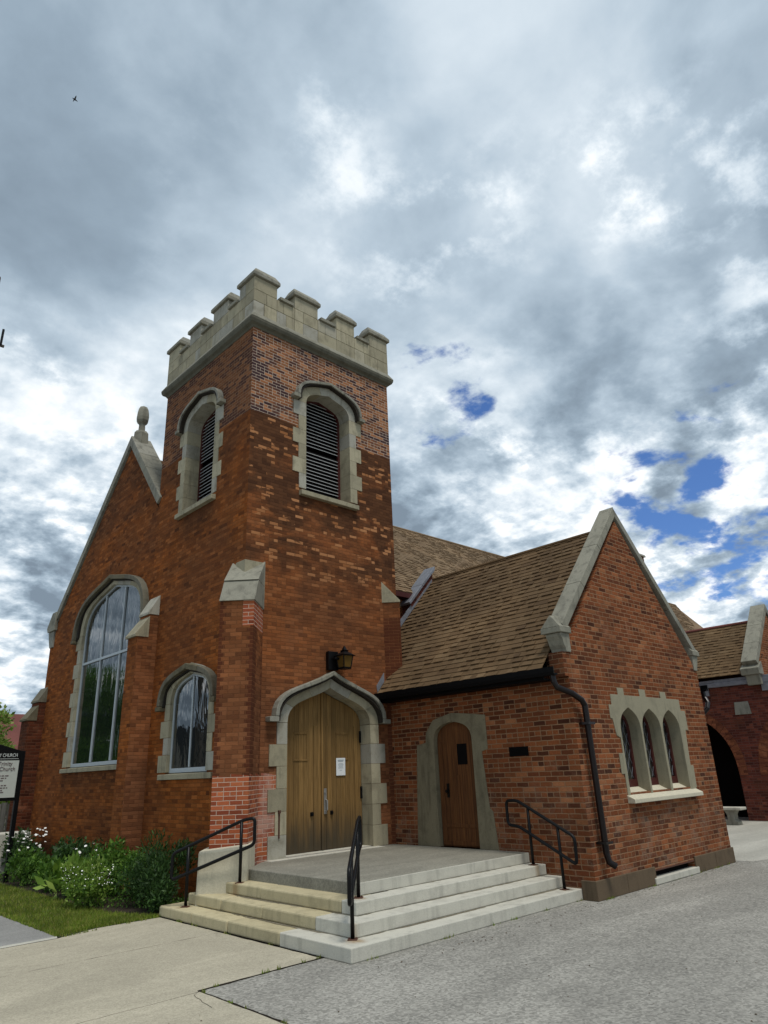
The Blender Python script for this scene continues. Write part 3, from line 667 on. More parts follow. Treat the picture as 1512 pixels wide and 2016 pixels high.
# nave: west gable, south wall, roof
gab = [(W+0.0, 0), (10.25, 0), (10.25, 5.95), (9.9, 6.2), (5.82, 10.22), (W+0.0, 7.92)]
mb = MB(); mb.prism(gab, FW(0), -0.004, -0.40, [big_w])
mb.box((W-0.01, 1.05, 0), (24.0, 1.45, 6.05)); mb.box((0.4, 9.9, 0), (24, 10.25, 5.9))
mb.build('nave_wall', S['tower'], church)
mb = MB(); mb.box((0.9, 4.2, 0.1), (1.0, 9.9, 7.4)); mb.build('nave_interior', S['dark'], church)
# gable coping with finial
def coping_run(mb, a, b, F, w0, w1, th, nst):
    """raking coping from the foot a to the apex b, cut plumb at the apex so two runs meet in a mitre"""
    a, b = Vector(a), Vector(b); d = b-a; nn = Vector((-d.y, d.x)).normalized()
    if nn.y < 0: nn = -nn
    dv = Vector((0, th/max(nn.y, .2))); dn_ = d.normalized()
    for i in range(nst):
        p = a+d*(i/nst)+dn_*0.003; q = a+d*((i+1)/nst)-(dn_*0.003 if i < nst-1 else dn_*0)
        tp = p+nn*th; tq = q+(dv if i == nst-1 else nn*th)
        lo, hi = [p, q, tq, tp], 0
        mb.hexa([F(c.x, c.y, w0) for c in lo], [F(c.x, c.y, w1) for c in lo])
mb = MB(); F = FW(0)
coping_run(mb, (9.95, 6.22), (5.832, 10.28), F, 0.05, -0.50, 0.20, 6)
coping_run(mb, (W+0.012, 8.02), (5.828, 10.28), F, 0.05, -0.50, 0.20, 4)
gc = mb.build('gable_coping', S['cope'], church, 0.012)
mb = MB()
mb.prism([(9.85, 6.02), (10.40, 6.02), (10.48, 6.15), (10.15, 6.55), (9.85, 6.55)], F, 0.08, -0.52)
mb.prism([(9.95, 5.55), (10.20, 5.55), (10.30, 5.75), (10.42, 6.017), (9.95, 6.017)], F, 0.04, -0.48)
mb.build('kneeler', S['cope'], gc, 0.012)
def lathe(mb, c, prof, seg=8, rot=0.0):
    rings = [[Vector((c[0]+r*math.cos(2*math.pi*j/seg+rot), c[1]+r*math.sin(2*math.pi*j/seg+rot), z)) for j in range(seg)] for r, z in prof]
    fs = [(i*seg+j, i*seg+(j+1)%seg, (i+1)*seg+(j+1)%seg, (i+1)*seg+j) for i in range(len(prof)-1) for j in range(seg)]
    fs += [tuple(reversed(range(seg))), tuple((len(prof)-1)*seg+j for j in range(seg))]
    mb.add([q for rg in rings for q in rg], fs)
mb = MB()
lathe(mb, (0.22, 5.83), [(0.23, 10.20), (0.205, 10.70), (0.15, 10.78), (0.10, 10.785), (0.09, 11.00), (0.14, 11.05), (0.17, 11.11), (0.18, 11.20), (0.17, 11.31), (0.145, 11.44), (0.10, 11.53)], 6, R(10))
mb.build('finial', S['cope'], gc, 0.012)
mb = MB()
rs = Vector((0, 4.75, 3.95)).normalized(); Hn = math.hypot(4.85, 4.0)
yy = lambda v: 1.0+v*rs.y
def nav_range(v):
    y = yy(v); return (0.42, min(26.5, 27.5+(y-3.4)*1.7) if y < 3.4 else 27.5+(y-3.4)*1.7)
shingles(mb, (0, 0.85, 5.98), (1, 0, 0), (0, 4.95, 4.05), nav_range, math.hypot(4.95, 4.05), 0.145, 0.016, 3)
mb.add([(0.42, 0.87, 5.97), (26, 0.87, 5.97), (31.5, 5.8, 10.02), (0.42, 5.8, 10.02), (31.5, 10.5, 5.97), (0.42, 10.5, 5.97)], [(0, 1, 2, 3), (3, 2, 4, 5)])
nr = mb.build('nave_roof', S['roof2'], church, recalc=False)
mb = MB(); mb.tube([(0.42, 5.8, 10.03), (31.6, 5.8, 10.03)], 0.06, 8); mb.build('ridge', S['roof2'], nr)
mb = MB(); mb.box((3.9, 0.83, 5.84), (6.2, 1.04, 5.96)); mb.build('fascia', S['jambred'], nr)

# stepped east gable wall showing past the porch roof
mb = MB()
for (y0, y1, z1) in ((3.36, 4.4, 10.05), (2.98, 3.36, 8.3), (2.2, 2.98, 7.2)):
    pass
eg = MB(); FX = FW(23.75)
eg.prism([(2.5, 5.5), (9.1, 5.5), (9.1, 9.0), (7.9, 9.0), (7.9, 11.0), (3.70, 11.0), (3.70, 8.92), (3.34, 8.92), (2.9, 8.0)], FX, 0, -0.5)
eg = eg.build('stepped_gable', S['annex'], church)
mb = MB(); mb.prism([(3.60, 11.003), (8.0, 11.003), (7.95, 11.12), (3.65, 11.12)], FX, 0.06, -0.56); mb.build('coping', S['cope'], eg, 0.01)
mb = MB(); mb.prism([(3.22, 8.923), (3.697, 8.923), (3.697, 9.12), (3.24, 9.03)], FX, 0.06, -0.56); mb.build('coping', S['cope'], eg, 0.01)
mb = MB(); mb.prism([(3.36, 8.3), (3.696, 8.3), (3.696, 8.915), (3.36, 8.915)], FX, 0.012, -0.05); mb.build('stone_facing', S['lime'], eg, 0.006)

# buttresses
def diag_buttress(corner, sx, sy, s, h, ztop, zfoot, cover=True):
    d = Vector((sx, sy, 0)).normalized(); tt = Vector((-sy, sx, 0)).normalized(); c = Vector((*corner, 0))
    P = lambda a, b, z: c + d*a + tt*b + Vector((0, 0, z))
    zb = ztop-0.95
    mb = MB()
    mb.hexa([P(-0.35, -h, 0), P(s, -h, 0), P(s, h, 0), P(-0.35, h, 0)], [P(-0.35, -h, zb), P(s, -h, zb), P(s, h, zb), P(-0.35, h, zb)])
    root = mb.build('buttress', S['tower'], church)
    st = MB(); e = 0.018
    # lower slope stone, then an upper one dying into the corner
    k = s*0.50
    st.hexa([P(-0.3, -h-e, zb+0.002), P(s+0.035, -h-e, zb+0.002), P(s+0.035, h+e, zb+0.002), P(-0.3, h+e, zb+0.002)],
            [P(-0.3, -h-e, zb+0.43), P(k, -h-e, zb+0.43), P(k, h+e, zb+0.43), P(-0.3, h+e, zb+0.43)])
    st.hexa([P(-0.3, -h-e, zb+0.434), P(k+0.03, -h-e, zb+0.434), P(k+0.03, h+e, zb+0.434), P(-0.3, h+e, zb+0.434)],
            [P(-0.36, -h-e, zb+0.93), P(-0.30, -h-e, zb+0.93), P(-0.30, h+e, zb+0.93), P(-0.36, h+e, zb+0.93)])
    if cover: st.build('weathering', S['cope'], root, 0.008)
    return root
diag_buttress((0, 0), -1, -1, 0.50, 0.295, 5.75, 0)
rb = diag_buttress((W, 0), 1, -1, 0.07, 0.295, 6.28, 0, False)
d = Vector((1, -1, 0)).normalized(); tt = Vector((1, 1, 0)).normalized(); P = lambda a, b, z: Vector((W, 0, z)) + d*a + tt*b
mb = MB(); mb.hexa([P(-0.4, -0.31, 5.332), P(0.085, -0.31, 5.332), P(0.085, 0.31, 5.332), P(-0.4, 0.31, 5.332)], [P(-0.4, -0.31, 5.90), P(0.085, -0.31, 5.37), P(0.085, 0.31, 5.37), P(-0.4, 0.31, 5.90)])
mb.build('weathering', S['lime'], rb, 0.008)
mb = MB(); mb.box((-0.02, -0.02, 5.0), (0.43, 0.30, 5.70)); mb.box((-0.02, 0.303, 5.0), (0.3, 0.43, 5.66)); mb.build('corner_stone', S['lime'], church, 0.006)
def side_buttress(y0, y1, steps, foot, mat='tower', smat='lime'):
    """projects west from the gable wall; steps: (projection, z at which the brick ends, z where slope meets)"""
    mb = MB(); FB = lambda a, b, c: Vector((-a, c, b))       # a = projection, b = z
    pts = [(-0.05, 0), (foot, 0)]
    for (p, zlo) in reversed(steps): pts += [(p, zlo)]
    pts = [(-0.05, 0), (foot, 0), (foot, steps[-1][1])]
    for i in range(len(steps)-1, 0, -1): pts += [(steps[i-1][0], steps[i][1]), (steps[i-1][0], steps[i-1][1])]
    pts += [(-0.05, steps[0][1])]
    mb.prism(pts, FB, y0, y1)
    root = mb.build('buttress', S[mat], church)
    st = MB(); prev = -0.05; e = 0.015
    for i, (p, z) in enumerate(steps):
        zt = z + (p-max(prev, 0))*1.55 + (0.08 if i == 0 else 0.0)
        st.prism([(prev-0.0, z+0.002), (p+0.03, z+0.002), (p+0.03, z+0.05), (max(prev, 0.0), zt+0.05), (prev, zt+0.05)], FB, y0-e, y1+e)
        prev = p
    st.build('weathering', S[smat], root, 0.008)
side_buttress(3.43, 3.90, [(0.20, 5.28), (0.46, 4.78)], 0.43)
side_buttress(9.98, 10.55, [(0.18, 4.05), (0.41, 3.56)], 0.39, 'darkbrick', 'hoodw')

# annex (porch wing)
zk, ridz, xm = 3.66, 6.42, 6.03
side_o = [(-2.15, 0.60), (-2.15, 2.40)] + arch(-1.68, 0.47, 2.40, 0.34, k1=0.7, k2=0.6, slope=0.2)[1:-1] + [(-1.21, 2.40), (-1.21, 0.60)]
tri = [(5.31, 0.36), (6.085, 0.355), (6.875, 0.355)]
lights = [opening(u, h_, 1.375, 2.42, 0.40, k1=0.62, k2=0.55, slope=0.7) for u, h_ in tri]
cell = [(5.34, 0.03), (6.84, 0.03), (6.84, 0.21), (5.34, 0.21)]
mb = MB()
mb.prism([(A, 0), (B, 0), (B, zk), (xm-0.05, 6.50), (A, zk)], FS(-L), 0, -0.40, [[(4.93, 1.42), (7.25, 1.42), (7.25, 2.85), (4.93, 2.85)], cell])
mb.prism([(-L+0.40, 0), (0.0, 0), (0.0, 3.40), (-L+0.40, 3.40)], FW(A), 0, -0.40, [[(-2.19, 0.56), (-2.19, 2.40)] + arch(-1.68, 0.51, 2.40, 0.38, k1=0.7, k2=0.6, slope=0.2)[1:-1] + [(-1.17, 2.40), (-1.17, 0.56)]])
mb.box((B-0.4, -L+0.4, 0), (B, 1.05, 3.4))
mb.prism([(4.0, 3.4), (xm+2.6, 3.4), (xm, 6.3)], FS(1.02), 0, -0.1)
mb.box((A-0.10, -L+0.003, 3.27), (A+0.0, -4.04, 3.664))
an = mb.build('annex_wall', S['annex'], church)
# plinth of the south gable, in stones
mb = MB()
for x0, x1 in ((A-0.03, 4.4), (4.4, 5.338), (6.842, 7.7), (7.7, B+0.03)):
    mb = MB(); mb.box((x0+0.003, -L-0.035, 0), (x1-0.003, -L-0.001, 0.27)); mb.build('plinth_stone', S['plinth'], an, 0.01)
mb = MB(); mb.box((A-0.035, -L-0.034, 0), (A-0.001, -4.09, 0.268)); mb.build('plinth_stone', S['plinth'], an, 0.01)
mb = MB(); mb.box((5.26, -L-0.06, 0.005), (6.90, -L+0.10, 0.105)); bw_ = mb.build('basement_window', S['stepw'], an, 0.01)
mb = MB(); mb.box((5.30, -L+0.12, 0.03), (6.88, -L+0.15, 0.25)); mb.build('pane', S['dark'], bw_)
mb = MB(); mb.box((5.34, -L-0.012, 0.195), (6.84, -L+0.05, 0.215)); mb.build('lintel', S['rust'], bw_)

# annex roof
mb = MB(); sl = Vector((xm-3.20, 0, ridz-3.40)); Hs = sl.length
shingles(mb, (3.20, -4.03, 3.40), (0, 1, 0), sl, lambda v: ((0.0, 4.01) if 3.20+v*sl.x/Hs < W+0.02 else (0.0, 4.79 if v < Hs*0.75 else 5.77)), Hs-0.02, 0.135, 0.017, 11)
er = Vector((xm-8.86, 0, ridz-3.40))
mb.add([(3.21, -4.02, 3.39), (3.21, 0, 3.39), (3.9, 0, 4.13), (3.9, 1.0, 4.13), (xm, 1.9, ridz-0.01), (xm, -4.02, ridz-0.01), (8.86, -4.02, 3.40), (8.86, 1.0, 3.40)], [(0, 1, 2, 3, 4, 5), (5, 4, 7, 6)])
ar = mb.build('annex_roof', S['roof'], church, recalc=False)
mb = MB(); mb.tube([(xm, -4.03, ridz+0.0), (xm, 1.6, ridz+0.0)], 0.05, 8); mb.build('ridge', S['roof'], ar)
mb = MB(); mb.box((3.24, -4.02, 3.22), (3.27, 0.0, 3.385)); mb.box((3.27, -4.02, 3.22), (A-0.002, -0.0, 3.25)); mb.build('soffit', S['gutter'], ar)
mb = MB(); mb.box((8.60, -4.2, 3.24), (8.86, 1, 3.385)); mb.build('soffit', S['gutter'], ar)
mb = MB()
pr = [(0.0, 0.0), (-0.10, 0.0), (-0.115, 0.05), (-0.115, 0.13), (-0.095, 0.13), (-0.09, 0.03), (0, 0.03)]
for x0, sg, y0 in ((3.235, 1, -4.30), (8.865, -1, -4.30)):
    m2 = MB()
    m2.hexa([(x0+sg*a, y0, 3.27+b) for a, b in pr], [(x0+sg*a, -0.01, 3.27+b) for a, b in pr])
    m2.build('gutter', S['gutter'], ar)
def pipe(pts, r, nm):
    m2 = MB(); m2.tube(pts, r, 12); return m2
m2 = pipe([(3.20, -4.22, 3.30), (3.20, -4.24, 3.16), (3.22, -4.27, 3.08), (3.45, -4.39, 2.98), (3.66, -4.42, 2.88), (3.73, -4.42, 2.80), (3.735, -4.42, 2.66), (3.775, -4.42, 0.62), (3.79, -4.44, 0.50), (3.86, -4.50, 0.44)], 0.050, '')
for z in (2.5, 0.75): m2.box((3.64+0.02*(2.6-z), -4.50, z), (3.84+0.02*(2.6-z), -4.325, z+0.035))
m2.build('downpipe', S['pipe'], an, smooth=False)
m2 = pipe([(8.92, -4.20, 3.30), (8.92, -4.22, 3.14), (8.88, -4.28, 3.02), (8.75, -4.30, 2.90), (8.68, -4.22, 2.80), (8.64, -4.20, 2.6), (8.62, -4.20, 0.3)], 0.050, '')
m2.build('downpipe', S['pipe'], an)

# annex south gable coping
mb = MB(); F = FS(-L)
coping_run(mb, (3.58, 4.02), (xm-0.078, 6.59), F, 0.035, -0.28, 0.15, 3)
coping_run(mb, (8.54, 4.02), (xm-0.074, 6.59), F, 0.035, -0.28, 0.13, 3)
ac = mb.build('gable_coping', S['cope'], church, 0.01)
for sg, x0 in ((-1, A), (1, B)):
    mb = MB(); X = lambda a: x0 + sg*a
    # gabled cap over a hollow-chamfered corbel
    mb.hexa([F(X(-0.16), 3.98, 0.06), F(X(0.17), 3.98, 0.06), F(X(0.17), 3.98, -0.33), F(X(-0.16), 3.98, -0.33)], [F(X(-0.16), 4.07, 0.06), F(X(0.17), 4.07, 0.06), F(X(0.17), 4.07, -0.33), F(X(-0.16), 4.07, -0.33)])
    mb.hexa([F(X(-0.16), 4.072, 0.058), F(X(0.168), 4.072, 0.058), F(X(0.168), 4.072, -0.328), F(X(-0.16), 4.072, -0.328)], [F(X(-0.13), 4.29, -0.125), F(X(0.14), 4.28, -0.125), F(X(0.14), 4.28, -0.145), F(X(-0.13), 4.29, -0.145)])
    prof = [(-0.14, 3.665), (0.00, 3.665), (0.01, 3.72), (0.05, 3.78), (0.08, 3.86), (0.12, 3.93), (0.125, 3.977), (-0.14, 3.977)]
    mb.prism([(X(a), z) for a, z in prof], F, 0.025, -0.27)
    mb.build('kneeler', S['cope'], ac, 0.008)

# three-light window in the annex gable
mb = MB()
outl = [(4.86, 1.36), (4.86, 1.72), (4.76, 1.72), (4.76, 2.05), (4.90, 2.05), (4.90, 2.30), (4.78, 2.34), (4.72, 2.62), (4.66, 2.62), (4.66, 2.85), (4.76, 2.85), (4.76, 3.03),
        (5.03, 3.03), (5.02, 3.15), (5.24, 3.15), (5.24, 3.03), (5.82, 3.03), (5.80, 3.16), (6.04, 3.16), (6.05, 3.03), (6.64, 3.03), (6.62, 3.15), (6.86, 3.15), (6.87, 3.03), (7.40, 3.03), (7.40, 2.82), (7.58, 2.82), (7.58, 2.45), (7.46, 2.45), (7.42, 2.02), (7.40, 1.80), (7.52, 1.80), (7.50, 1.42), (7.42, 1.36)]
mb.prism(outl, F, 0.012, -0.26, lights)
lw = mb.build('lancet_window', S['cement'], an, 0.006)
mb = MB()
mb.hexa([F(4.84, 1.26, -0.28), F(7.46, 1.26, -0.28), F(7.46, 1.26, 0.13), F(4.84, 1.26, 0.13)], [F(4.84, 1.525, -0.28), F(7.46, 1.525, -0.28), F(7.46, 1.325, 0.13), F(4.84, 1.325, 0.13)])
mb.build('sill', S['white'], lw, 0.008)
for (u, h_), op in zip(tri, lights):
    mb = MB(); ip = opening(u, h_-0.06, 1.62, 2.42, 0.34, k1=0.62, k2=0.55, slope=0.7)
    mb.prism(op, F, -0.215, -0.255, [ip]); fr = mb.build('frame', S['jambred'], lw)
    mb = MB(); mb.prism(op, F, -0.245, -0.25); mb.build('pane', S['glass'], lw)
    mb = MB()                                                # diamond leading
    top = 2.70; hw = h_-0.06
    for k in range(-8, 9):
        for sg in (-1, 1):
            seg = []
            for i in range(41):
                x = -hw+2*hw*i/40; z = 2.15+k*0.30+sg*x*1.9
                lim = 2.42+0.34*math.sqrt(max(0, 1-(abs(x)/hw)**1.6))
                if 1.63 < z < lim: seg.append((x, z))
            if len(seg) > 2: mb.tube([F(u+seg[0][0], seg[0][1], -0.238), F(u+seg[-1][0], seg[-1][1], -0.238)], 0.0028, 5)
    mb.build('leading', S['lead'], lw)

# side door with cement surround
F = FW(A); mb = MB()
so_ = [(-2.56, 0.602), (-2.50, 1.20), (-2.44, 1.25), (-2.36, 2.18), (-2.50, 2.22), (-2.50, 2.80), (-2.20, 2.84), (-1.70, 2.90), (-1.22, 2.80), (-1.02, 2.58), (-1.00, 2.40), (-0.76, 2.36), (-0.70, 1.4), (-0.66, 0.602)]
hole = [(-2.15, 0.602)] + side_o[1:-1] + [(-1.21, 0.602)]
mb.prism(so_[:1] + [(-2.15, 0.602)] + side_o[1:-1] + [(-1.21, 0.602)] + list(reversed(so_[1:])), F, 0.014, -0.20)
sdw = mb.build('side_doorway', S['cement_shade'], an, 0.006)
mb = MB(); mb.prism([(-2.15, 0.61)] + side_o[1:-1] + [(-1.21, 0.61)], F, -0.09, -0.15)
for (a, b, z0, z1) in ((-2.13, -2.03, 0.63, 2.38), (-1.33, -1.23, 0.63, 2.38), (-2.03, -1.33, 0.63, 0.70), (-2.03, -1.33, 0.92, 0.98), (-1.72, -1.64, 0.98, 1.8)):
    mb.box((A+0.076, a, z0), (A+0.092, b, z1))
mb.build('door_leaf', S['redoak'], sdw, 0.004)
mb = MB(); mb.box((A+0.082, -1.93, 1.98), (A+0.091, -1.70, 2.34)); mb.build('spy_window', S['dark'], sdw)
mb = MB(); mb.tube([(A+0.085, -1.42, 1.53), (A+0.04, -1.42, 1.53), (A+0.03, -1.42, 1.53)], 0.03, 10); mb.box((A+0.079, -1.45, 1.42), (A+0.087, -1.39, 1.66)); mb.build('door_handle', S['black'], sdw)
mb = MB(); mb.box((A-0.03, -3.36, 2.07), (A-0.002, -2.98, 2.22))
for k in range(5): mb.box((A-0.04, -3.34, 2.085+k*0.026), (A-0.03, -3.0, 2.095+k*0.026))
mb.build('wall_vent', S['dark'], an)

# raking parapet and flashing where the annex roof meets the nave
mb = MB()
F = FS(0.78)
zr_ = lambda x: 3.40+(x-3.20)*(ridz-3.40)/(xm-3.20)
mb.prism([(4.0, zr_(4.0)-0.1), (xm-0.05, zr_(xm-0.05)-0.1), (xm-0.05, zr_(xm-0.05)+0.24), (5.15, zr_(5.15)+0.24), (5.1, zr_(5.1)+0.02), (4.0, zr_(4.0)+0.02)], F, 0, -0.27)
rp = mb.build('raking_parapet', S['wing'], church)
mb = MB(); coping_run(mb, (5.08, zr_(5.08)+0.245), (xm-0.0, zr_(xm)+0.245), F, 0.06, -0.31, 0.07, 2); mb.build('coping', S['lead'], rp, 0.01)
mb = MB()
x = 3.95
while x < 5.9:
    x2 = x+0.20; mb.prism([(x, zr_(x)+0.02), (x2-0.004, zr_(x2)+0.02), (x2-0.004, zr_(x2)+(0.17 if x < 5.1 else 0.09)), (x, zr_(x)+(0.19 if x < 5.1 else 0.10))], F, 0.012, -0.005); x = x2
mb.build('flashing', S['lead'], rp)
mb = MB()
mb.prism([(3.22, 3.43), (3.42, 3.66), (3.42, 3.84), (3.20, 3.56)], FS(0), 0.014, 0.002)
mb.build('flashing', S['lead'], ar)

# ------------------------------------------------------------------ steps
sx, sy, tr, rr = -1.051, -4.081, 0.3073, 0.15
steps = empty('entrance_steps', (1.0, -2.0, 0), 'pale concrete and limestone steps wrapping the corner landing at the church door', 'steps')
ends = [0.39, 0.10, -0.23]; split = [-2.75, -3.05, -3.18]
for k in range(3):
    x0, y0, ye = sx+k*tr, sy+k*tr, ends[k]
    j = 0.004
    mb = MB()
    F3 = lambda a, b, c: Vector((a, b, c))
    mb.prism([(x0, split[k]-j), (x0, y0), (A-0.004, y0), (A-0.004, -0.9), (x0+0.8, -0.9), (x0+0.8, split[k]-j)], F3, k*rr+(0.0 if k == 0 else 0.0005), (k+1)*rr)
    st = mb.build('step', S['stepw'], steps, 0.012)
    mb = MB(); cuts = [split[k]] + ([-1.55, -0.6] if k == 0 else [-1.9, -0.85] if k == 1 else [-1.4]) + [ye]
    for a, b in zip(cuts, cuts[1:]):
        dx_ = random.uniform(-0.008, 0.008)
        mb.box((x0+dx_, a+0.004, k*rr+0.002), (x0+0.52, b-0.004, (k+1)*rr+random.uniform(-0.006, 0.002)))
    mb.box((x0+0.52, split[k]+0.01, 0.001), (-0.02, min(ye, -0.02), (k+1)*rr-0.004))
    mb.build('limestone_block', S['stepy'], st, 0.02)
rgd = random.Random(12)
for k in range(3):
    mb = MB(); zt = (k+1)*rr+0.0025
    def ragstrip(a, b, nrm):
        a, b = Vector((*a, zt)), Vector((*b, zt)); n_ = max(1, int((b-a).length/0.05)); nv = Vector((*nrm, 0)); wv = 0.01
        base = len(mb.v)
        for i in range(n_+1):
            wv = max(0.003, min(0.045, wv+rgd.gauss(0, 0.008)))
            p = a+(b-a)*(i/n_); mb.v += [p, p+nv*wv]
            if i: mb.f.append((base+2*i-2, base+2*i, base+2*i+1, base+2*i-1))
    xx, yy_ = sx+(k+1)*tr-0.001, sy+(k+1)*tr-0.001
    ragstrip((xx, yy_), (A-0.01, yy_), (0, -1)); (k < 2) and ragstrip((xx, yy_), (xx, -0.75), (-1, 0))
    mb.build('corner_dirt', S['soil2'], steps, recalc=False)
x0, y0 = sx+3*tr, sy+3*tr
mb = MB(); mb.prism([(x0, -0.60), (x0, y0), (A-0.004, y0), (A-0.004, -0.004), (0.5, -0.004), (0.02, -0.45)], lambda a, b, c: Vector((a, b, c)), 0.40, 0.60)
ld = mb.build('landing', S['land'], steps, 0.012)
mb = MB(); mb.box((x0-0.003, y0-0.003, 0.451), (A-0.005, y0+0.02, 0.597)); mb.build('landing_riser', S['stepw'], ld, 0.008)
mb = MB(); mb.box((0.55, -0.20, 0.601), (3.1, -0.005, 0.607)); mb.build('door_margin', S['stepw'], ld)
# rounded concrete apron around the foot of the corner buttress
d = Vector((-1, -1, 0)).normalized(); tt = Vector((1, -1, 0)).normalized()
P = lambda a, b, z: d*a + tt*b + Vector((0, 0, z))
mb = MB()
mb.hexa([P(0.05, -0.44, 0), P(0.645, -0.44, 0), P(0.645, 0.345, 0), P(0.05, 0.345, 0)], [P(0.05, -0.43, 0.90), P(0.62, -0.43, 0.88), P(0.62, 0.335, 0.945), P(0.05, 0.335, 0.955)])
mb.build('concrete_apron', S['white'], church, 0.045)

# ------------------------------------------------------------------ handrails
def rounded(pts, r=0.07, n=5, closed=False):
    pts = [Vector(p) for p in pts]; out = []
    m_ = len(pts)
    for i in range(m_):
        if not closed and i in (0, m_-1): out.append(pts[i]); continue
        p, a, b = pts[i], pts[(i-1) % m_], pts[(i+1) % m_]
        q0 = p+(a-p).normalized()*min(r, (a-p).length*.45); q1 = p+(b-p).normalized()*min(r, (b-p).length*.45)
        for k in range(n+1):
            u = k/n; out.append((1-u)**2*q0 + 2*u*(1-u)*p + u*u*q1)
    if closed: out.append(out[0])
    return out
def handrail(base, direction, loop, posts, label):
    u = Vector(direction).normalized(); b = Vector(base)
    G = lambda s_, z: Vector((b.x+u.x*s_, b.y+u.y*s_, z))
    root = empty('handrail', (b.x, b.y, posts[0][1]), label, 'handrail', 'handrails on the church steps')
    mb = MB(); mb.tube(rounded([G(s_, z) for s_, z in loop], 0.07, 5, True), 0.025, 10, False); mb.build('rail', S['black'], root, smooth=True)
    for s_, z0, z1 in posts:
        mb = MB(); mb.tube([G(s_, z0), G(s_, z1)], 0.024, 10); p = mb.build('post', S['black'], root, smooth=True)
        mb = MB(); q = G(s_, z0); a = Vector((-u.y, u.x, 0))*0.055; c = u*0.055
        mb.hexa([q-a-c, q+a-c, q+a+c, q-a+c], [v+Vector((0, 0, 0.010)) for v in (q-a-c, q+a-c, q+a+c, q-a+c)])
        for sg in (-1, 1): mb.tube([q+a*0.7*sg+Vector((0, 0, .01)), q+a*0.7*sg+Vector((0, 0, .022))], 0.010, 6)
        mb.build('base_plate', S['rust'], p)
lp = [(-0.25, 0.84), (0.97, 1.345), (1.035, 1.30), (1.035, 0.96), (0.95, 0.93), (-0.20, 0.50), (-0.25, 0.54)]
lp = [(-0.25, 0.86), (0.85, 1.30), (1.035, 1.33), (1.035, 0.96), (-0.25, 0.50)]
handrail((-0.87, -0.08, 0.15), (0.625, -0.781, 0), lp, [(0.0, 0.146, 0.97), (0.826, 0.446, 1.29)], 'black handrail beside the rounded concrete apron and flower bed')
lpc = [(-0.25, 0.88), (0.85, 1.32), (1.15, 1.36), (1.15, 1.0), (0.9, 0.97), (-0.25, 0.52)]
handrail((-0.77, -3.78, 0.15), (0.727, 0.687, 0), lpc, [(0.0, 0.15, 0.99), (0.757, 0.45, 1.29)], 'black handrail rising diagonally from the outer front corner of the steps')
lpr = [(-0.283, 0.88), (0.73, 1.39), (0.945, 1.385), (0.945, 1.02), (0.73, 1.0), (-0.27, 0.50)]
handrail((3.31, -3.91, 0.15), (0, 1, 0), lpr, [(0.0, 0.15, 1.03), (0.526, 0.45, 1.30)], 'black handrail in front of the porch wall beneath the dark vent')

# ------------------------------------------------------------------ lantern, notice
lan = empty('wall_lantern', (2.05, -0.02, 3.78), 'black carriage lantern with amber glass on the brick above the arched oak doors', 'lantern')
mb = MB(); mb.box((1.88, -0.10, 3.79), (2.12, -0.012, 4.15)); mb.box((1.95, -0.22, 3.98), (2.05, -0.10, 4.02)); mb.build('backplate', S['black'], lan, 0.006)
c = (2.16, -0.24)
def frus(mb, c, r0, z0, r1, z1): mb.hexa([(c[0]-r0, c[1]-r0, z0), (c[0]+r0, c[1]-r0, z0), (c[0]+r0, c[1]+r0, z0), (c[0]-r0, c[1]+r0, z0)], [(c[0]-r1, c[1]-r1, z1), (c[0]+r1, c[1]-r1, z1), (c[0]+r1, c[1]+r1, z1), (c[0]-r1, c[1]+r1, z1)])
mb = MB(); frus(mb, c, 0.085, 3.83, 0.115, 4.05); mb.build('lamp_glass', S['amber'], lan)
mb = MB(); frus(mb, c, 0.09, 3.80, 0.095, 3.835)
for a in (-1, 1):
    for b in (-1, 1):
        mb.tube([(c[0]+a*0.086, c[1]+b*0.086, 3.83), (c[0]+a*0.117, c[1]+b*0.117, 4.06)], 0.012, 6)
mb.build('lamp_frame', S['black'], lan)
mb = MB(); frus(mb, c, 0.15, 4.05, 0.155, 4.065); frus(mb, c, 0.145, 4.066, 0.05, 4.135); frus(mb, c, 0.05, 4.136, 0.06, 4.165); frus(mb, c, 0.04, 4.166, 0.008, 4.25); mb.build('lamp_cap', S['black'], lan)
no = empty('door_notice', (2.42, 0.25, 2.02), 'white paper notice pinned to the right leaf of the big oak doors', 'notice')
mb = MB(); mb.box((2.32, 0.2505, 1.875), (2.545, 0.2525, 2.19)); mb.build('sheet', S['paper'], no)
mb = MB(); random.seed(5)
for k, wd in enumerate((0.15, 0.13, 0.0, 0.11, 0.14, 0.12, 0.10, 0.13, 0.0, 0.06)):
    z = 2.145-k*0.020
    if wd: mb.box((2.4325-wd/2, 0.2485, z), (2.4325+wd/2, 0.2495, z+(0.012 if k < 2 else 0.006)))
mb.build('print', S['ink'], no)

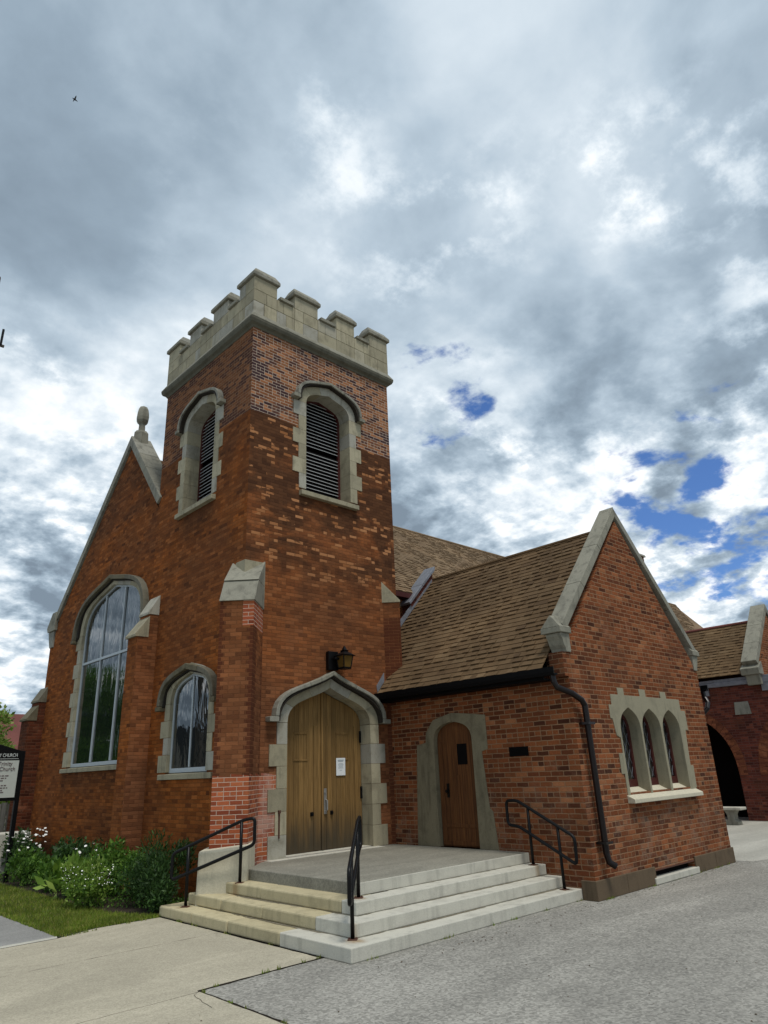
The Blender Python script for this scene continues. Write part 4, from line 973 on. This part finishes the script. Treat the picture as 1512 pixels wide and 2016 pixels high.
# ------------------------------------------------------------------ ground
def sheet(name, poly, z, mat):
    mb = MB(); tris = tessellate_polygon([[Vector((a, b, 0)) for a, b in poly]])
    mb.add([(a, b, z) for a, b in poly], [tuple(q) for q in tris])
    o = mb.build(name, mat, recalc=False)
    for p in o.data.polygons:
        if p.normal.z < 0: p.flip()
    return structure(o)
sheet('ground', [(-900, -900), (900, -900), (900, 900), (-900, 900)], -0.012, S['earth'])
sheet('joint_soil_shade', [(-12, -30), (40, -30), (40, 10.2), (-12, 10.2)], -0.006, S['soil'])  # soil in the joints; beside the bottom step it stands for shadow
PLZ = [(-2.575, -30), (60, -30), (60, 1.0), (8.0, 1.0), (8.0, -3.5), (-1.02, -3.5), (-1.02, -3.615), (-2.575, -3.645), (-2.577, -8.0)]
def ragged(poly, step=0.12, amp=0.006, seed=2):
    rg = random.Random(seed); out = []
    for (a, b), (c, d) in zip(poly, poly[1:]+poly[:1]):
        Ln = math.hypot(c-a, d-b); out.append((a, b))
        if Ln > 9: continue
        n_ = int(Ln/step)
        for i in range(1, n_):
            q = i/n_; j = rg.gauss(0, amp); out.append((a+(c-a)*q - (d-b)/Ln*j, b+(d-b)*q + (c-a)/Ln*j))
    return out
def walk(name, poly): sheet(name, ragged(poly, 0.12, 0.004, len(name)+int(poly[0][1]*7)), 0.002, S['walk'])
sheet('plaza', ragged(PLZ, 0.10, 0.006), 0.0, S['plaza'])
walk('pavement', [(-9, -3.66), (-2.608, -3.66), (-2.608, -8.4), (-9, -8.4)])
walk('pavement', [(-9, -8.41), (-2.608, -8.41), (-2.608, -30), (-9, -30)])
walk('pavement', [(-9, -3.652), (-2.62, -3.652), (-2.602, -3.605), (-1.078, -3.575), (-1.078, -1.42), (-9, -1.42)])
walk('pavement', [(-9, -1.412), (-1.078, -1.412), (-1.078, 0.30), (-2.0, 0.33), (-2.62, 0.10), (-9, 0.02)])
sheet('road', [(-60, -60), (-9.05, -60), (-9.05, 60), (-60, 60)], -0.002, S['asph'])
sheet('kerb_strip', [(-9, 0.025), (-2.62, 0.105), (-2.58, 0.235), (-9, 0.155)], 0.006, S['stepw'])
sheet('asphalt_path', [(-9, 0.15), (-2.58, 0.23), (-2.58, 40), (-9, 40)], 0.001, S['asph'])
sheet('courtyard', [(8.75, -4.6), (10.4, -4.95), (17.9, -4.95), (17.9, 1.0), (8.75, 1.0)], 0.004, S['court'])
sheet('flower_bed', [(-1.0, 0.33), (-0.0, 0.33), (0.0, 10.2), (-1.3, 10.2), (-1.45, 1.4)], 0.003, S['soil'])
sheet('turf', [(-2.57, 0.18), (-2.0, 0.34), (-1.0, 0.34), (-1.45, 1.4), (-1.3, 10.2), (-0.6, 40), (-2.57, 40)], 0.0025, S['turf'])
# crack running out from the slab corner
mb = MB(); pts = [(-2.62, -3.66), (-2.70, -3.72), (-2.725, -3.80), (-2.73, -3.90), (-2.76, -3.98), (-2.765, -4.08), (-2.785, -4.20)]
for a, b in zip(pts, pts[1:]):
    mb.add([(a[0]-.0025, a[1], .0045), (a[0]+.0025, a[1], .0045), (b[0]+.0025, b[1], .0045), (b[0]-.0025, b[1], .0045)], [(0, 1, 2, 3)])
structure(mb.build('pavement_crack', S['soil'], recalc=False))

# ------------------------------------------------------------------ foliage
def quad_leaf(mb, p, d, w_, l_, n):
    d = d.normalized(); s_ = d.cross(n)
    if s_.length < 1e-4: s_ = d.orthogonal()
    s_.normalize()
    k = len(mb.v)
    mb.v += [p, p + d*l_*0.5 + s_*w_*0.5, p + d*l_, p + d*l_*0.5 - s_*w_*0.5]; mb.f.append((k, k+1, k+2, k+3))
def rv(rg): 
    while True:
        v = Vector((rg.uniform(-1, 1), rg.uniform(-1, 1), rg.uniform(-1, 1)))
        if 0.01 < v.length < 1: return v.normalized()
def clump(mb, c, rad, n, lsize, rg, lumps=7, upw=0.4, aspect=0.45):
    c = Vector(c); lc = []
    for _ in range(lumps):
        v = rv(rg); lc.append((Vector((v.x*rad[0]*.55, v.y*rad[1]*.55, abs(v.z)*rad[2]*.6 if v.z > -.3 else v.z*rad[2]*.3)), rg.uniform(.35, .62)))
    for _ in range(n):
        o_, k = rg.choice(lc); v = rv(rg)*(rg.random()**0.35)*k
        p = c + o_ + Vector((v.x*rad[0], v.y*rad[1], v.z*rad[2]))
        if p.z < 0.015: p.z = rg.uniform(0.02, 0.1)
        d = v + rv(rg)*0.8 + Vector((0, 0, upw))
        s_ = lsize*rg.uniform(.6, 1.3)
        quad_leaf(mb, p, d, s_*aspect, s_, rv(rg))
def daisies(mb, c, rad, n, size, rg, zmin):
    for _ in range(n):
        a = rg.uniform(0, 6.28); q = math.sqrt(rg.random())
        p = Vector((c[0]+math.cos(a)*q*rad[0], c[1]+math.sin(a)*q*rad[1], c[2]+rg.uniform(zmin, 1)*rad[2]))
        nn = (Vector((rg.uniform(-.5, .3), rg.uniform(-.7, .2), 0.8))).normalized(); a_ = nn.orthogonal().normalized(); b_ = nn.cross(a_)
        k = len(mb.v); m_ = 7; s_ = size*rg.uniform(.7, 1.2)
        mb.v += [p] + [p + (a_*math.cos(2*math.pi*j/m_) + b_*math.sin(2*math.pi*j/m_))*s_*(1 if j % 2 else .8) for j in range(m_)]
        mb.f += [(k, k+1+j, k+1+(j+1) % m_) for j in range(m_)]
def stems(mb, c, rad, n, rg, h):
    for _ in range(n):
        a = rg.uniform(0, 6.28); q = rg.random()*.5
        b = Vector((c[0]+math.cos(a)*rad[0]*q*.4, c[1]+math.sin(a)*rad[1]*q*.4, 0.0)); e = Vector((c[0]+math.cos(a)*rad[0]*q*1.5, c[1]+math.sin(a)*rad[1]*q*1.5, h*rg.uniform(.5, .95)))
        mb.tube([b, (b+e)/2+Vector((0, 0, .05)), e], 0.006, 4, False)
def plant(name, c, rad, n, lsize, mat, label, seed, flowers=0, fsize=0.03, aspect=0.45, upw=0.4, cat='shrub', lumps=8):
    rg = random.Random(seed); root = empty(name, (c[0], c[1], 0), label, cat, 'shrubs in the flower bed' if name == 'shrub' else None)
    mb = MB(); clump(mb, (c[0], c[1], rad[2]*0.62), (rad[0], rad[1], rad[2]*0.72), n, lsize, rg, lumps, upw, aspect); mb.build('foliage', S[mat], root, recalc=False)
    mb = MB(); stems(mb, c, rad, 12, rg, rad[2]); mb.build('stem', S['lf_dark'], root)
    if flowers:
        mb = MB(); daisies(mb, (c[0], c[1], rad[2]*.55), (rad[0], rad[1], rad[2]*.65), flowers, fsize, rg, 0.1); mb.build('blossom', S['petal'], root, recalc=False)
    return root
plant('shrub', (-0.62, 1.0), (0.50, 0.62, 0.86), 3600, 0.075, 'lf_dark', 'dark green feathery shrub against the wall nearest the steps', 1, aspect=0.28, upw=0.9)
plant('shrub', (-0.85, 1.55), (0.42, 0.45, 0.55), 1900, 0.06, 'lf_dark', 'dark fine-leaved shrub between the feathery shrub and the blossoming mound', 21, aspect=0.3, upw=0.7)
plant('shrub', (-1.0, 0.70), (0.36, 0.34, 0.45), 1600, 0.07, 'lf_dark', 'low dark shrub in the shadow at the end of the bottom step', 2, aspect=0.35)
plant('shrub', (-0.62, 2.15), (0.50, 0.60, 0.66), 2200, 0.07, 'lf_mid', 'mid green bushy plant below the small two-light window', 3)
plant('flowering_shrub', (-1.42, 2.25), (0.42, 0.62, 0.52), 2400, 0.065, 'lf_light', 'yellow-green mound with tiny white blossoms at the front of the bed', 4, 120, 0.013)
plant('hosta', (-1.25, 3.55), (0.35, 0.5, 0.42), 260, 0.24, 'lf_light', 'broad-leaved light green hosta at the lawn edge', 6, aspect=0.35, upw=0.7)
plant('shrub', (-0.65, 3.15), (0.45, 0.55, 0.72), 1500, 0.09, 'lf_mid', 'leafy green shrub beside the brick buttress', 7)
plant('flowering_shrub', (-0.75, 4.0), (0.35, 0.35, 0.68), 700, 0.08, 'lf_dark', 'dark plant with a few white phlox heads in front of the big window', 8, 22, 0.035)
plant('shrub', (-0.55, 5.2), (0.5, 0.6, 0.78), 1600, 0.10, 'lf_dark', 'dark rounded shrub below the middle of the big window', 9)
plant('shrub', (-1.15, 4.75), (0.35, 0.5, 0.50), 900, 0.09, 'lf_mid', 'bright green clump in front of the dark rounded shrub', 10)
plant('shrub', (-1.2, 6.1), (0.40, 0.5, 0.60), 1000, 0.09, 'lf_mid', 'green leafy plant left of the hosta towards the sign', 12)
plant('daisy_plant', (-0.95, 7.0), (0.45, 0.5, 0.85), 900, 0.09, 'lf_dark', 'tall white daisies in front of the sign post', 13, 60, 0.034, cat='flowers')
plant('shrub', (-0.55, 8.4), (0.5, 0.6, 0.72), 1100, 0.10, 'lf_dark', 'dark shrub behind the white daisies', 14)
plant('iris', (-1.15, 2.75), (0.14, 0.2, 0.50), 60, 0.34, 'lf_light', 'sword-leaved pale iris clump between the mound and the hosta', 15, aspect=0.09, upw=2.2, lumps=2, cat='plant')
# low leafy cover between the shrubs
mb = MB(); rg = random.Random(77)
for _ in range(5200):
    y = 0.5+(rg.random()**1.4)*8.5; x = rg.uniform(-1.40 if y > 1.4 else -1.0, -0.08)
    if rg.random() < 0.25*math.sin(x*9+y*5)+0.25: continue
    s_ = rg.uniform(.025, .06); p = Vector((x, y, rg.uniform(0.01, 0.13)))
    quad_leaf(mb, p, rv(rg)+Vector((0, 0, .9)), s_*.5, s_, rv(rg))
g = mb.build('ground_cover', S['lf_mid'], recalc=False); g['kind'] = 'stuff'
# lawn
mb = MB(); rg = random.Random(3)
cnt = 0
while cnt < 26000:
    y = 0.22+(rg.random()**1.6)*9.0; x = rg.uniform(-2.60, -1.0)
    xmax = -1.0-(y-0.33)/1.07*0.45 if y < 1.4 else -1.42
    if x > xmax+rg.gauss(0, .03) or y < 0.24+(0.10 if x > -2.0 else 0.12)*min(1, (x+2.6)/.6) + rg.gauss(0, .02): continue
    p = Vector((x, y, 0.002)); h = rg.uniform(.025, .065); a = rg.uniform(0, 6.28); s_ = Vector((math.cos(a), math.sin(a), 0))*0.005
    lean = Vector((rg.gauss(0, .4), rg.gauss(0, .4), 1)).normalized()*h
    k = len(mb.v); mb.v += [p-s_, p+s_, p+lean]; mb.f.append((k, k+1, k+2)); cnt += 1
g = mb.build('grass', S['grass'], recalc=False); g['kind'] = 'stuff'

# weeds and grit caught in the joints and along the walls
mb = MB(); rg = random.Random(9)
runs = [((-1.08, -3.58), (-2.60, -3.62), 60), ((-2.59, -3.66), (-2.60, -5.2), 40), ((-1.07, -0.1), (-1.07, -3.5), 50), ((A, -L-0.05), (B, -L-0.05), 110), ((-1.02, -4.10), (3.5, -4.10), 60), ((-2.6, 0.12), (-1.1, 0.31), 120), ((8.58, -4.3), (8.58, -2.0), 40)]
for a, b, n_ in runs:
    spots = [rg.random() for _ in range(max(4, n_//9))]
    for _ in range(n_):
        q = min(1, max(0, rg.choice(spots)+rg.gauss(0, .012))); p = Vector((a[0]+(b[0]-a[0])*q+rg.gauss(0, .008), a[1]+(b[1]-a[1])*q+rg.gauss(0, .008), 0.0))
        h = rg.uniform(.015, .055); ang = rg.uniform(0, 6.28); s_ = Vector((math.cos(ang), math.sin(ang), 0))*0.006
        k = len(mb.v); mb.v += [p-s_, p+s_, p+Vector((rg.gauss(0, .4), rg.gauss(0, .4), 1)).normalized()*h]; mb.f.append((k, k+1, k+2))
g = mb.build('weeds', S['grass'], recalc=False); g['kind'] = 'stuff'
mb = MB()
for _ in range(420):
    x, y = rg.uniform(-5, 10), rg.uniform(-9, -3.7)
    if rg.random() < .35: x, y = rg.uniform(-1, 9), -L-0.07-abs(rg.gauss(0, .10)); 
    if x < A+.1 and y > -4.2: continue
    q = rg.uniform(.004, .013); k = len(mb.v); ang = rg.uniform(0, 6.28); z0 = 0.004
    for j in range(4): mb.v.append(Vector((x+math.cos(ang+j*1.57)*q*rg.uniform(.6, 1.2), y+math.sin(ang+j*1.57)*q, z0)))
    mb.v.append(Vector((x, y, z0+q*.6))); mb.f += [(k+j, k+(j+1) % 4, k+4) for j in range(4)]
g = mb.build('grit', S['bark'], recalc=False); g['kind'] = 'stuff'

# ------------------------------------------------------------------ sign
def text_mesh(body, size, width, loc, mat, parent, name, bold=0.0):
    cu = bpy.data.curves.new('lettering', 'FONT'); cu.body = body; cu.size = size; cu.extrude = 0.003; cu.offset = bold; cu.align_x = 'CENTER'
    tmp = bpy.data.objects.new('lettering', cu); C.objects.link(tmp)
    me = bpy.data.meshes.new_from_object(tmp.evaluated_get(bpy.context.evaluated_depsgraph_get()))
    bpy.data.objects.remove(tmp); bpy.data.curves.remove(cu)
    xs = [v.co.x for v in me.vertices]; k = width/(max(xs)-min(xs)) if width else 1
    for v in me.vertices: v.co = Vector((v.co.x*k, -v.co.z, v.co.y))       # stand it up, facing south
    me.materials.append(mat); o = bpy.data.objects.new(name, me); C.objects.link(o)
    o.parent = parent; off = Vector((0, 0, 0)); q = parent
    while q is not None: off += q.location; q = q.parent
    o.location = Vector(loc)-off; return o
YS = 7.0; xr, xl = -1.36, -2.22; xc = (xr+xl)/2
sg_ = empty('church_sign', (xc, YS, 0), 'black framed church notice board with white panel on posts at the left edge', 'sign')
mb = MB(); mb.prism([(xl-.04, 1.62), (xr+.04, 1.62), (xr+.04, 2.66), (xr-0.1, 2.70), (xc, 2.80), (xl+.1, 2.70), (xl-.04, 2.66)], FS(YS), 0.0, -0.10); mb.build('board', S['black'], sg_, 0.006)
mb = MB(); mb.prism([(xl, 1.69), (xr, 1.69), (xr, 2.46), (xl, 2.46)], FS(YS), 0.006, 0.001); pn = mb.build('panel', S['signw'], sg_)
mb = MB(); mb.prism([(xl+.02, 2.492), (xr-.02, 2.492), (xr-.02, 2.50), (xl+.02, 2.50)], FS(YS), 0.004, 0.001); mb.build('rule', S['signh'], sg_)
for xx in (xr+0.07, xl-0.07):
    mb = MB(); mb.box((xx-0.045, YS+0.005, 0), (xx+0.045, YS+0.095, 2.66)); mb.build('post', S['black'], sg_, 0.006)
text_mesh('TRINITY CHURCH', 0.105, 0.60, (xc+0.08, YS-0.006, 2.535), S['signh'], sg_, 'lettering')
text_mesh('Trinity', 0.12, 0.29, (xc+0.15, YS-0.011, 2.355), S['signt'], pn, 'lettering')
text_mesh('Church', 0.12, 0.32, (xc+0.205, YS-0.011, 2.245), S['signt'], pn, 'lettering')
rg = random.Random(4)
for para in (((2.13, .42), (2.08, .34), (2.03, .26)), ((1.93, .38), (1.88, .44), (1.83, .24), (1.79, .3))):
    mb = MB()
    for z, wd in para:
        x = xc+0.02-wd/2
        while x < xc+0.02+wd/2:
            q = rg.uniform(.03, .09); mb.box((x, YS-0.010, z), (min(x+q, xc+.04+wd/2), YS-0.0065, z+0.022)); x += q+.018
    mb.build('small_print', S['signt'], pn)
mb = MB(); mb.hexa([(-1.5, 8.6, 0), (-0.35, 8.6, 0), (-0.35, 9.3, 0), (-1.5, 9.3, 0)], [(-1.48, 8.63, 0.88), (-0.37, 8.63, 0.88), (-0.37, 9.27, 0.88), (-1.48, 9.27, 0.88)])
tag(mb.build('concrete_block', S['stepw'], None, 0.03), 'low pale concrete block wall behind the sign post and daisies', 'wall')

# ------------------------------------------------------------------ parish hall wing at right
hall = empty('parish_hall', (18.2, -2, 0), 'dark red brick hall with pointed arcade arches and shingled gable beyond the church', 'hall')
XA = 18.2; F = FW(XA)
a1 = opening(0.20, 1.22, -0.05, 1.35, 2.0, k1=0.55, k2=0.62, slope=0.9); a2 = opening(-3.18, 1.22, -0.05, 1.35, 2.0, k1=0.55, k2=0.62, slope=0.9)
mb = MB(); mb.prism([(-9, -0.05), (-4.40, -0.05)] + a2[1:-1] + [(-1.96, -0.05), (-1.02, -0.05)] + a1[1:-1] + [(1.42, -0.05), (6, -0.05), (6, 4.15), (-9, 4.15)], F, 0, -0.45)
mb.box((XA+0.05, -9, 4.0), (24, 6, 4.1)); mb.box((21.6, -9, 0), (22, 6, 4.0)); mb.box((XA+0.45, -9.0, 0), (22, -8.6, 4.0)); mb.box((XA+.45, 5.6, 0), (22, 6, 4))
mb.build('arcade_wall', S['wing'], hall)
for uc in (0.20, -3.18):
    mb = MB(); kk = dict(k1=0.55, k2=0.62, slope=0.9, n=13)
    ring(mb, arch(uc, 1.225, 1.35, 2.0, **kk), arch(uc, 1.50, 1.35, 2.32, **kk), F, 0.02, -0.1, 26, 0.014); mb.build('arch_ring', S['arch'], hall)
mb = MB(); mb.box((XA-0.10, -9.02, 4.16), (XA+0.5, 6, 4.30)); mb.box((XA-0.06, -9, 4.302), (XA+0.5, 6, 4.40))
for y in (-4.6, -2.42, -0.45, 1.6): mb.box((XA-0.09, y-0.12, 3.90), (XA-0.002, y+0.12, 4.158))
mb.build('gutter_parapet', S['lead'], hall, 0.01)
mb = MB(); mb.prism([(-1.80, 3.22), (-1.28, 3.22), (-1.32, 3.62), (-1.76, 3.62)], F, 0.03, -0.02); mb.build('stone_plaque', S['cope'], hall, 0.01)
mb = MB(); mb.box((XA+1.5, -9, 0), (XA+1.6, 6, 4)); mb.build('inner_wall', S['dark'], hall)
gx, gz, gy, ex = 20.0, 6.45, -2.35, 18.05
mb = MB(); s2 = Vector((gx-ex, 0, gz-4.5)); shingles(mb, (ex, gy+0.35, 4.5), (0, 1, 0), s2, lambda v: (0, 6.5), s2.length-.02, 0.15, 0.018, 21)
mb.add([(ex, gy+.3, 4.49), (ex, 4.5, 4.49), (gx, 4.5, gz-.01), (gx, gy+.3, gz-.01), (2*gx-ex, gy+.3, 4.49), (2*gx-ex, 4.5, 4.49)], [(0, 1, 2, 3), (3, 2, 5, 4)])
hr = mb.build('roof', S['roof'], hall, recalc=False)
mb = MB(); mb.tube([(gx, gy+.3, gz+.01), (gx, 4.5, gz+.01)], 0.06, 8); mb.build('ridge', S['redroof'], hr)
mb = MB(); mb.prism([(ex+0.1, 4.1), (2*gx-ex-.1, 4.1), (2*gx-ex-.1, 4.6), (gx, 6.6), (ex+.1, 4.6)], FS(gy), 0, -0.4); mb.build('gable_wall', S['annex'], hall)
mb = MB(); coping_run(mb, (ex, 4.72), (gx-.002, 6.72), FS(gy), 0.04, -0.45, 0.20, 3); coping_run(mb, (2*gx-ex, 4.72), (gx+.002, 6.72), FS(gy), 0.04, -0.45, 0.20, 3)
mb.prism([(ex-.18, 4.42), (ex+.2, 4.42), (ex+.2, 4.85), (ex-.22, 4.62)], FS(gy), .08, -.5); mb.prism([(ex-.08, 4.1), (ex+.2, 4.1), (ex+.2, 4.417), (ex-.12, 4.417)], FS(gy), .03, -.4)
mb.build('gable_coping', S['cope'], hall, 0.01)

bench = empty('stone_bench', (16.6, -0.9, 0), 'pale stone bench standing before the dark arcade arch', 'bench')
mb = MB(); mb.box((16.38, -1.55, 0.42), (16.82, -0.25, 0.50)); mb.build('seat', S['stepw'], bench, 0.02)
for y in (-1.18, -0.55):
    mb = MB(); mb.prism([(y-0.20, 0.004), (y+0.20, 0.004), (y+0.19, 0.10), (y+0.10, 0.17), (y+0.11, 0.30), (y+0.18, 0.418), (y-0.18, 0.418), (y-0.11, 0.30), (y-0.10, 0.17), (y-0.19, 0.10)], FW(16.45), 0, -0.3)
    mb.build('leg', S['cope'], bench, 0.015)

# ------------------------------------------------------------------ trees, house, fence, pole, bird
def tree(name, base, h, rad, n, lsize, mat, label, seed, group=None):
    rg = random.Random(seed); b = Vector(base); root = empty(name, b, label, 'tree', group)
    mb = MB(); top = b+Vector((0, 0, h*0.75)); mb.tube([b, b+Vector((.05, .03, h*.3)), top], .1, 8, True, [h*.03, h*.02, h*.006])
    lobes = []
    for i in range(16):
        a = rg.uniform(0, 6.28); q = rg.uniform(.25, .95); z = rg.uniform(.28, .95)
        k = math.sin(min(1, (z-.1)*1.05)*math.pi)**.5 if z < .97 else .3
        e = b+Vector((math.cos(a)*rad*q*k*.75, math.sin(a)*rad*q*k*.75, h*z)); lobes.append((e, rg.uniform(.28, .45)*rad))
        st = b+Vector((0, 0, h*max(.15, z-.3))); mb.tube([st, (st+e)/2+Vector((0, 0, -.1)), e], .03, 5, False, [h*.010, h*.006, h*.002])
    mb.build('trunk', S['bark'], root)
    mb = MB()
    for _ in range(n):
        c, r = rg.choice(lobes); v = rv(rg)*(rg.random()**.4)*r; v.z *= .75
        s_ = lsize*rg.uniform(.6, 1.4); quad_leaf(mb, c+v, v+rv(rg)*r*.7, s_*.6, s_, rv(rg))
    mb.build('crown', S[mat], root, recalc=False); return root
tree('garden_tree', (-0.55, 13.4, 0), 4.15, 1.75, 8000, 0.13, 'lf_tree', 'bright yellow-green tree behind the sign at the left edge', 31)
tree('street_tree', (-9.5, 32, 0), 9.0, 3.4, 7000, 0.30, 'lf_mid', 'tall green street tree mirrored in the big arched window', 41, 'street trees across the road')
tree('street_tree', (-11.5, 40, 0), 10.0, 3.6, 7000, 0.30, 'lf_mid', 'broad street tree mirrored beside the tall one in the window glass', 42, 'street trees across the road')
def gable_house(name, loc, sx_, sy_, eave, rdg, wall, roof, label):
    root = empty(name, (*loc, 0), label, 'house'); x, y = loc
    mb = MB(); mb.prism([(y-sy_/2, 0), (y+sy_/2, 0), (y+sy_/2, eave), (y, rdg-.15), (y-sy_/2, eave)], lambda a, b, c: Vector((x+c, a, b)), -sx_/2, sx_/2); mb.build('wall', wall, root)
    mb = MB(); k = .35; s_ = (rdg-eave)/(sy_/2)
    for sg in (-1, 1):
        yo = y+sg*(sy_/2+k); zo = eave-k*s_
        mb.hexa([(x-sx_/2-.3, yo, zo), (x+sx_/2+.3, yo, zo), (x+sx_/2+.3, y, rdg), (x-sx_/2-.3, y, rdg)], [(x-sx_/2-.3, yo, zo+.1), (x+sx_/2+.3, yo, zo+.1), (x+sx_/2+.3, y, rdg+.1), (x-sx_/2-.3, y, rdg+.1)])
    rf = mb.build('roof', roof, root)
    for q in (-.25, .25):
        mb = MB(); mb.box((x+q*sx_-.5, y-sy_/2-.03, 1.0), (x+q*sx_+.5, y-sy_/2-.005, 2.2)); mb.build('window', S['glass'], root)
    return root
gable_house('house', (1.2, 27.5), 9, 7, 2.9, 5.15, S['siding'], S['redroof'], 'distant house with low red-brown roof behind the garden tree')
gable_house('house', (-20.5, 31.5), 6, 8, 2.6, 5.2, S['siding'], S['gutter'], 'dark roofed house across the street mirrored in the small window')
fn = empty('wooden_fence', (0, 11.0, 0), 'grey weathered board fence behind the sign and concrete block', 'fence')
mb = MB(); x = -2.4; rg = random.Random(8)
while x < -0.02: mb.box((x, 11.0, 0.03), (x+0.135, 11.025, 1.50+rg.uniform(-.02, .02))); x += 0.15
mb.build('board_panel', S['fence'], fn)
mb = MB(); mb.box((-2.4, 11.025, 0.4), (-.02, 11.06, 0.5)); mb.box((-2.4, 11.025, 1.2), (-.02, 11.06, 1.3)); mb.build('fence_rail', S['fence'], fn)
for x in (-2.3, -1.2, -.15):
    mb = MB(); mb.box((x-.05, 11.06, 0), (x+.05, 11.16, 1.62)); mb.build('post', S['fence'], fn, .005)
up_ = empty('utility_pole', (-3.62, 6.95, 0), 'grey utility pole with crossarms whose tips poke in at the left edge', 'pole')
mb = MB(); mb.tube([(-3.62, 6.95, 0), (-3.62, 6.95, 14.6)], .12, 10, True, [.15, .10]); mb.build('pole', S['pole'], up_)
for z, x1 in ((12.58, -3.16), (12.16, -3.21)):
    mb = MB(); mb.box((-4.1, 6.90, z), (x1, 6.96, z+0.055)); mb.build('crossarm', S['pole'], up_)
mb = MB(); mb.tube([(-3.245, 6.9, 13.08), (-3.25, 6.9, 12.6)], .03, 8); mb.build('insulator', S['black'], up_)
bd = MB(); b = Vector((0, 0, 0)); b0 = Vector((-2.04, 8.84, 24.25))
bd.tube([b+Vector((-.18, 0, .02)), b+Vector((-.08, 0, 0)), b+Vector((.05, 0, 0)), b+Vector((.15, 0, -.02)), b+Vector((.26, 0, -.05))], .05, 8, True, [.015, .05, .06, .04, .012])
for sg in (-1, 1):
    bd.add([b+Vector((-.05, sg*.03, .02)), b+Vector((.08, sg*.03, .02)), b+Vector((.06, sg*.22, .14)), b+Vector((-.01, sg*.40, .06)), b+Vector((-.03, sg*.2, .13)), b+Vector((.01, sg*.1, .00))], [(0, 1, 2, 4), (4, 2, 3), (0, 5, 1), (0, 4, 5), (1, 5, 2), (5, 3, 2), (5, 4, 3)])
bd.v = [b0 + v*0.42 for v in bd.v]
tag(bd.build('bird', S['bird'], None, recalc=False), 'small dark bird flying high in the clouds at upper left', 'bird')
